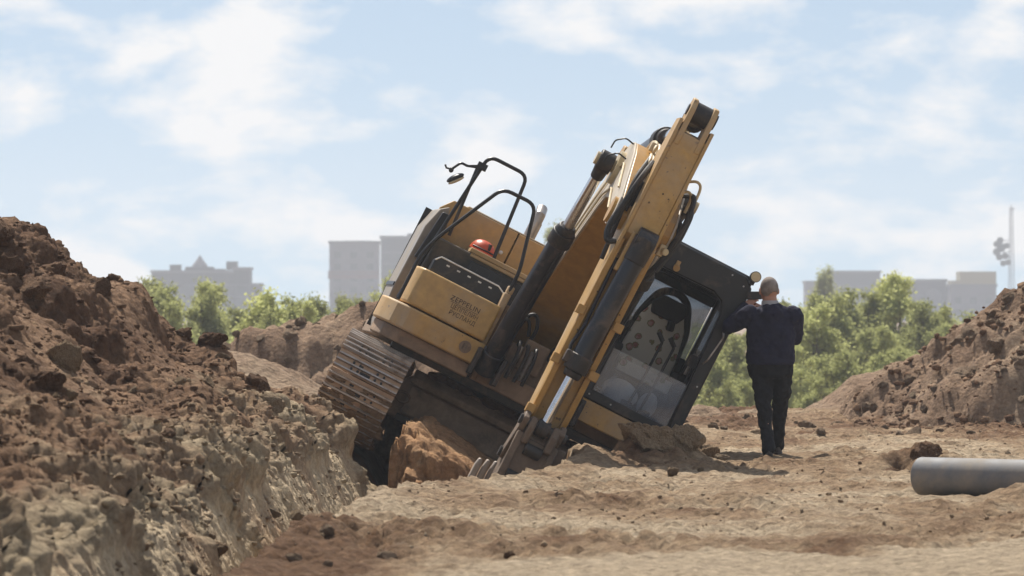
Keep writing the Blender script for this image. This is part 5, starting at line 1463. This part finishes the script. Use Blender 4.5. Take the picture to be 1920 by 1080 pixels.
# the rest, told apart by nothing
def scatter(n, box, rr, mes, label, group, cond=None, sink=0.0):
    k = 0; tries = 0
    while k < n and tries < n * 30:
        tries += 1
        y = rnd.uniform(box[2], box[3]); x = rnd.uniform(box[0], box[1])
        if box[4]: x = x + float(c_edge(np.float64(y)))
        if cond and not cond(x, y): continue
        r = rr[0] * (rr[1] / rr[0]) ** (rnd.random() ** 2.2)
        clod(rnd.choice(mes), x, y, surf(x, y) + r * (rnd.uniform(.0, .45) - sink), r, label, group)
        k += 1
def free_spot(x, y):
    if abs(x - 2.6) < .45 and abs(y - 48.4) < .9: return False
    if y > 47.2 and x < 1.95 and y < 54: return False
    if y < 47.3 and x < float(np.interp(y, [27, 33, 37.7, 40.2, 41.7, 44, 46.7], [-1.65, -1.34, -1.11, -.26, .18, .42, .66])) + .08: return False
    return not (28 < y < 39.5 and x > 2.7 and y > 36.0)
scatter(90, (-3.1, -.05, 30, 46.5, True), (.045, .15), ME_D, 'dark brown clod of earth embedded in the tall spoil heap', 'dark clods on the tall spoil heap')
scatter(35, (-1.0, .25, 29, 46.0, True), (.04, .11), ME_P, 'pale lump of earth on the lower slope above the trench wall', 'pale lumps above the trench wall')
scatter(30, (-.9, 5.2, 41, 64, False), (.03, .085), ME_G, 'pale clod lying on the trodden earth of the site', 'pale clods on the trodden ground', free_spot)
scatter(20, (2.2, 6.0, 54, 64.5, False), (.05, .14), ME_R, 'brown clod along the far edge of the trodden ground', 'brown clods along the far ground edge')
scatter(9, (-1.3, -.2, 28.0, 33.5, False), (.03, .075), ME_R, 'reddish clod on the near lip of the trench', 'reddish clods on the near lip', free_spot)
def on_top(x, y): return surf(x, y) > .15
scatter(40, (-4.3, -.4, 69.6, 71.5, False), (.06, .20), ME_R, 'brown lump on the blurred heap behind the raised track', 'lumps on the blurred middle heap', on_top, .45)
scatter(45, (4.4, 7.4, 60, 63.5, False), (.06, .22), ME_R, 'reddish lump on the steep earth heap beyond the grey pipe', 'lumps on the reddish heap', on_top, .40)
for i, (x_, y_, r_) in enumerate([(-.85, 46.35, .11), (-.65, 46.2, .10), (-.35, 46.3, .12), (-.55, 46.0, .08)]):
    clod(ME_C[i], x_, y_, surf(x_, y_) + r_ * .2, r_, 'orange clay lump fallen in the pit under the digger', 'clay lumps in the pit')
# uncountable crumbs
def crumbs(name, n, fx, rr, mat, label, seed, ncl=5, local=False):
    q = np.random.RandomState(seed)
    base = []
    for i in range(ncl):
        V, F = clod_mesh('x', 800 + seed + i, 1, 1.2); base.append((V * (1 + q.normal(0, .16, (len(V), 1))), F))
    Vs, Fs, T = [], [], []; off = 0
    for i in range(n):
        x, y = fx(q)
        if x is None: continue
        r = rr[0] * (rr[1] / rr[0]) ** (q.rand() ** 2.0)
        V, F = base[i % ncl]
        a = q.uniform(0, 6.28); ca, sa = math.cos(a), math.sin(a)
        W = V * r * q.uniform(.7, 1.3, 3)
        W = np.stack([W[:, 0] * ca - W[:, 1] * sa + x, W[:, 0] * sa + W[:, 1] * ca + y, W[:, 2] + surf(x, y) + r * .05], -1)
        Vs.append(W); Fs.append(F + off); off += len(W); T.append(np.full(len(W), q.uniform(.2, .8) if not local else min(1, max(0, tone_at(x, y) + q.uniform(-.15, .12)))))
    o = mesh_np(name, np.concatenate(Vs), np.concatenate(Fs), mat, None, False, {'tone': np.concatenate(T)})
    tag(o, label, 'crumbs', None, 'stuff')
def f_heap(q):
    y = q.uniform(28, 47); return q.uniform(-3.3, .1) + float(c_edge(np.float64(y))), y
def f_low(q):
    y = q.uniform(27.5, 46); return q.uniform(-.9, .35) + float(c_edge(np.float64(y))), y
def f_gr(q):
    for _ in range(20):
        y = 29 + 35 * q.rand() ** 1.2; x = q.uniform(-1.5, 5.5)
        if free_spot(x, y) and (y > 31.5 or x < .2) : return x, y
    return None, None
def f_rh(q):
    return q.uniform(4.3, 7.6), q.uniform(59, 65)
crumbs('earth_crumbs', 7000, f_heap, (.010, .05), M['heap'], 'dark crumbs of earth strewn over the tall spoil heap', 1, local=True)
crumbs('earth_crumbs', 3000, f_low, (.008, .04), M['heap'], 'pale crumbs of earth on the slope above the trench wall', 2, local=True)
crumbs('earth_crumbs', 3600, f_gr, (.008, .026), M['clod_ground'], 'small pale crumbs scattered over the trodden ground', 3)
crumbs('earth_crumbs', 900, f_rh, (.02, .08), M['clod_dark'], 'brown crumbs of earth on the steep reddish heap', 4)

# ------------------------------------------------------------------ haze
hz = MB(); hz.box(-500, 500, -60, 1420, -4.6, 36)
hm_ = bpy.data.materials.new('haze_air'); hm_.use_nodes = True
t = hm_.node_tree; t.nodes.clear()
o_ = t.nodes.new('ShaderNodeOutputMaterial'); pv = t.nodes.new('ShaderNodeVolumePrincipled')
pv.inputs['Color'].default_value = (.84, .91, 1.0, 1)
pv.inputs['Density'].default_value = 0.00043
pv.inputs['Anisotropy'].default_value = 0.15
t.links.new(pv.outputs[0], o_.inputs['Volume'])
ho_ = hz.build('haze', hm_, None, smooth=0)
tag(ho_, 'pale haze in the air over the whole site', None, None, 'stuff')
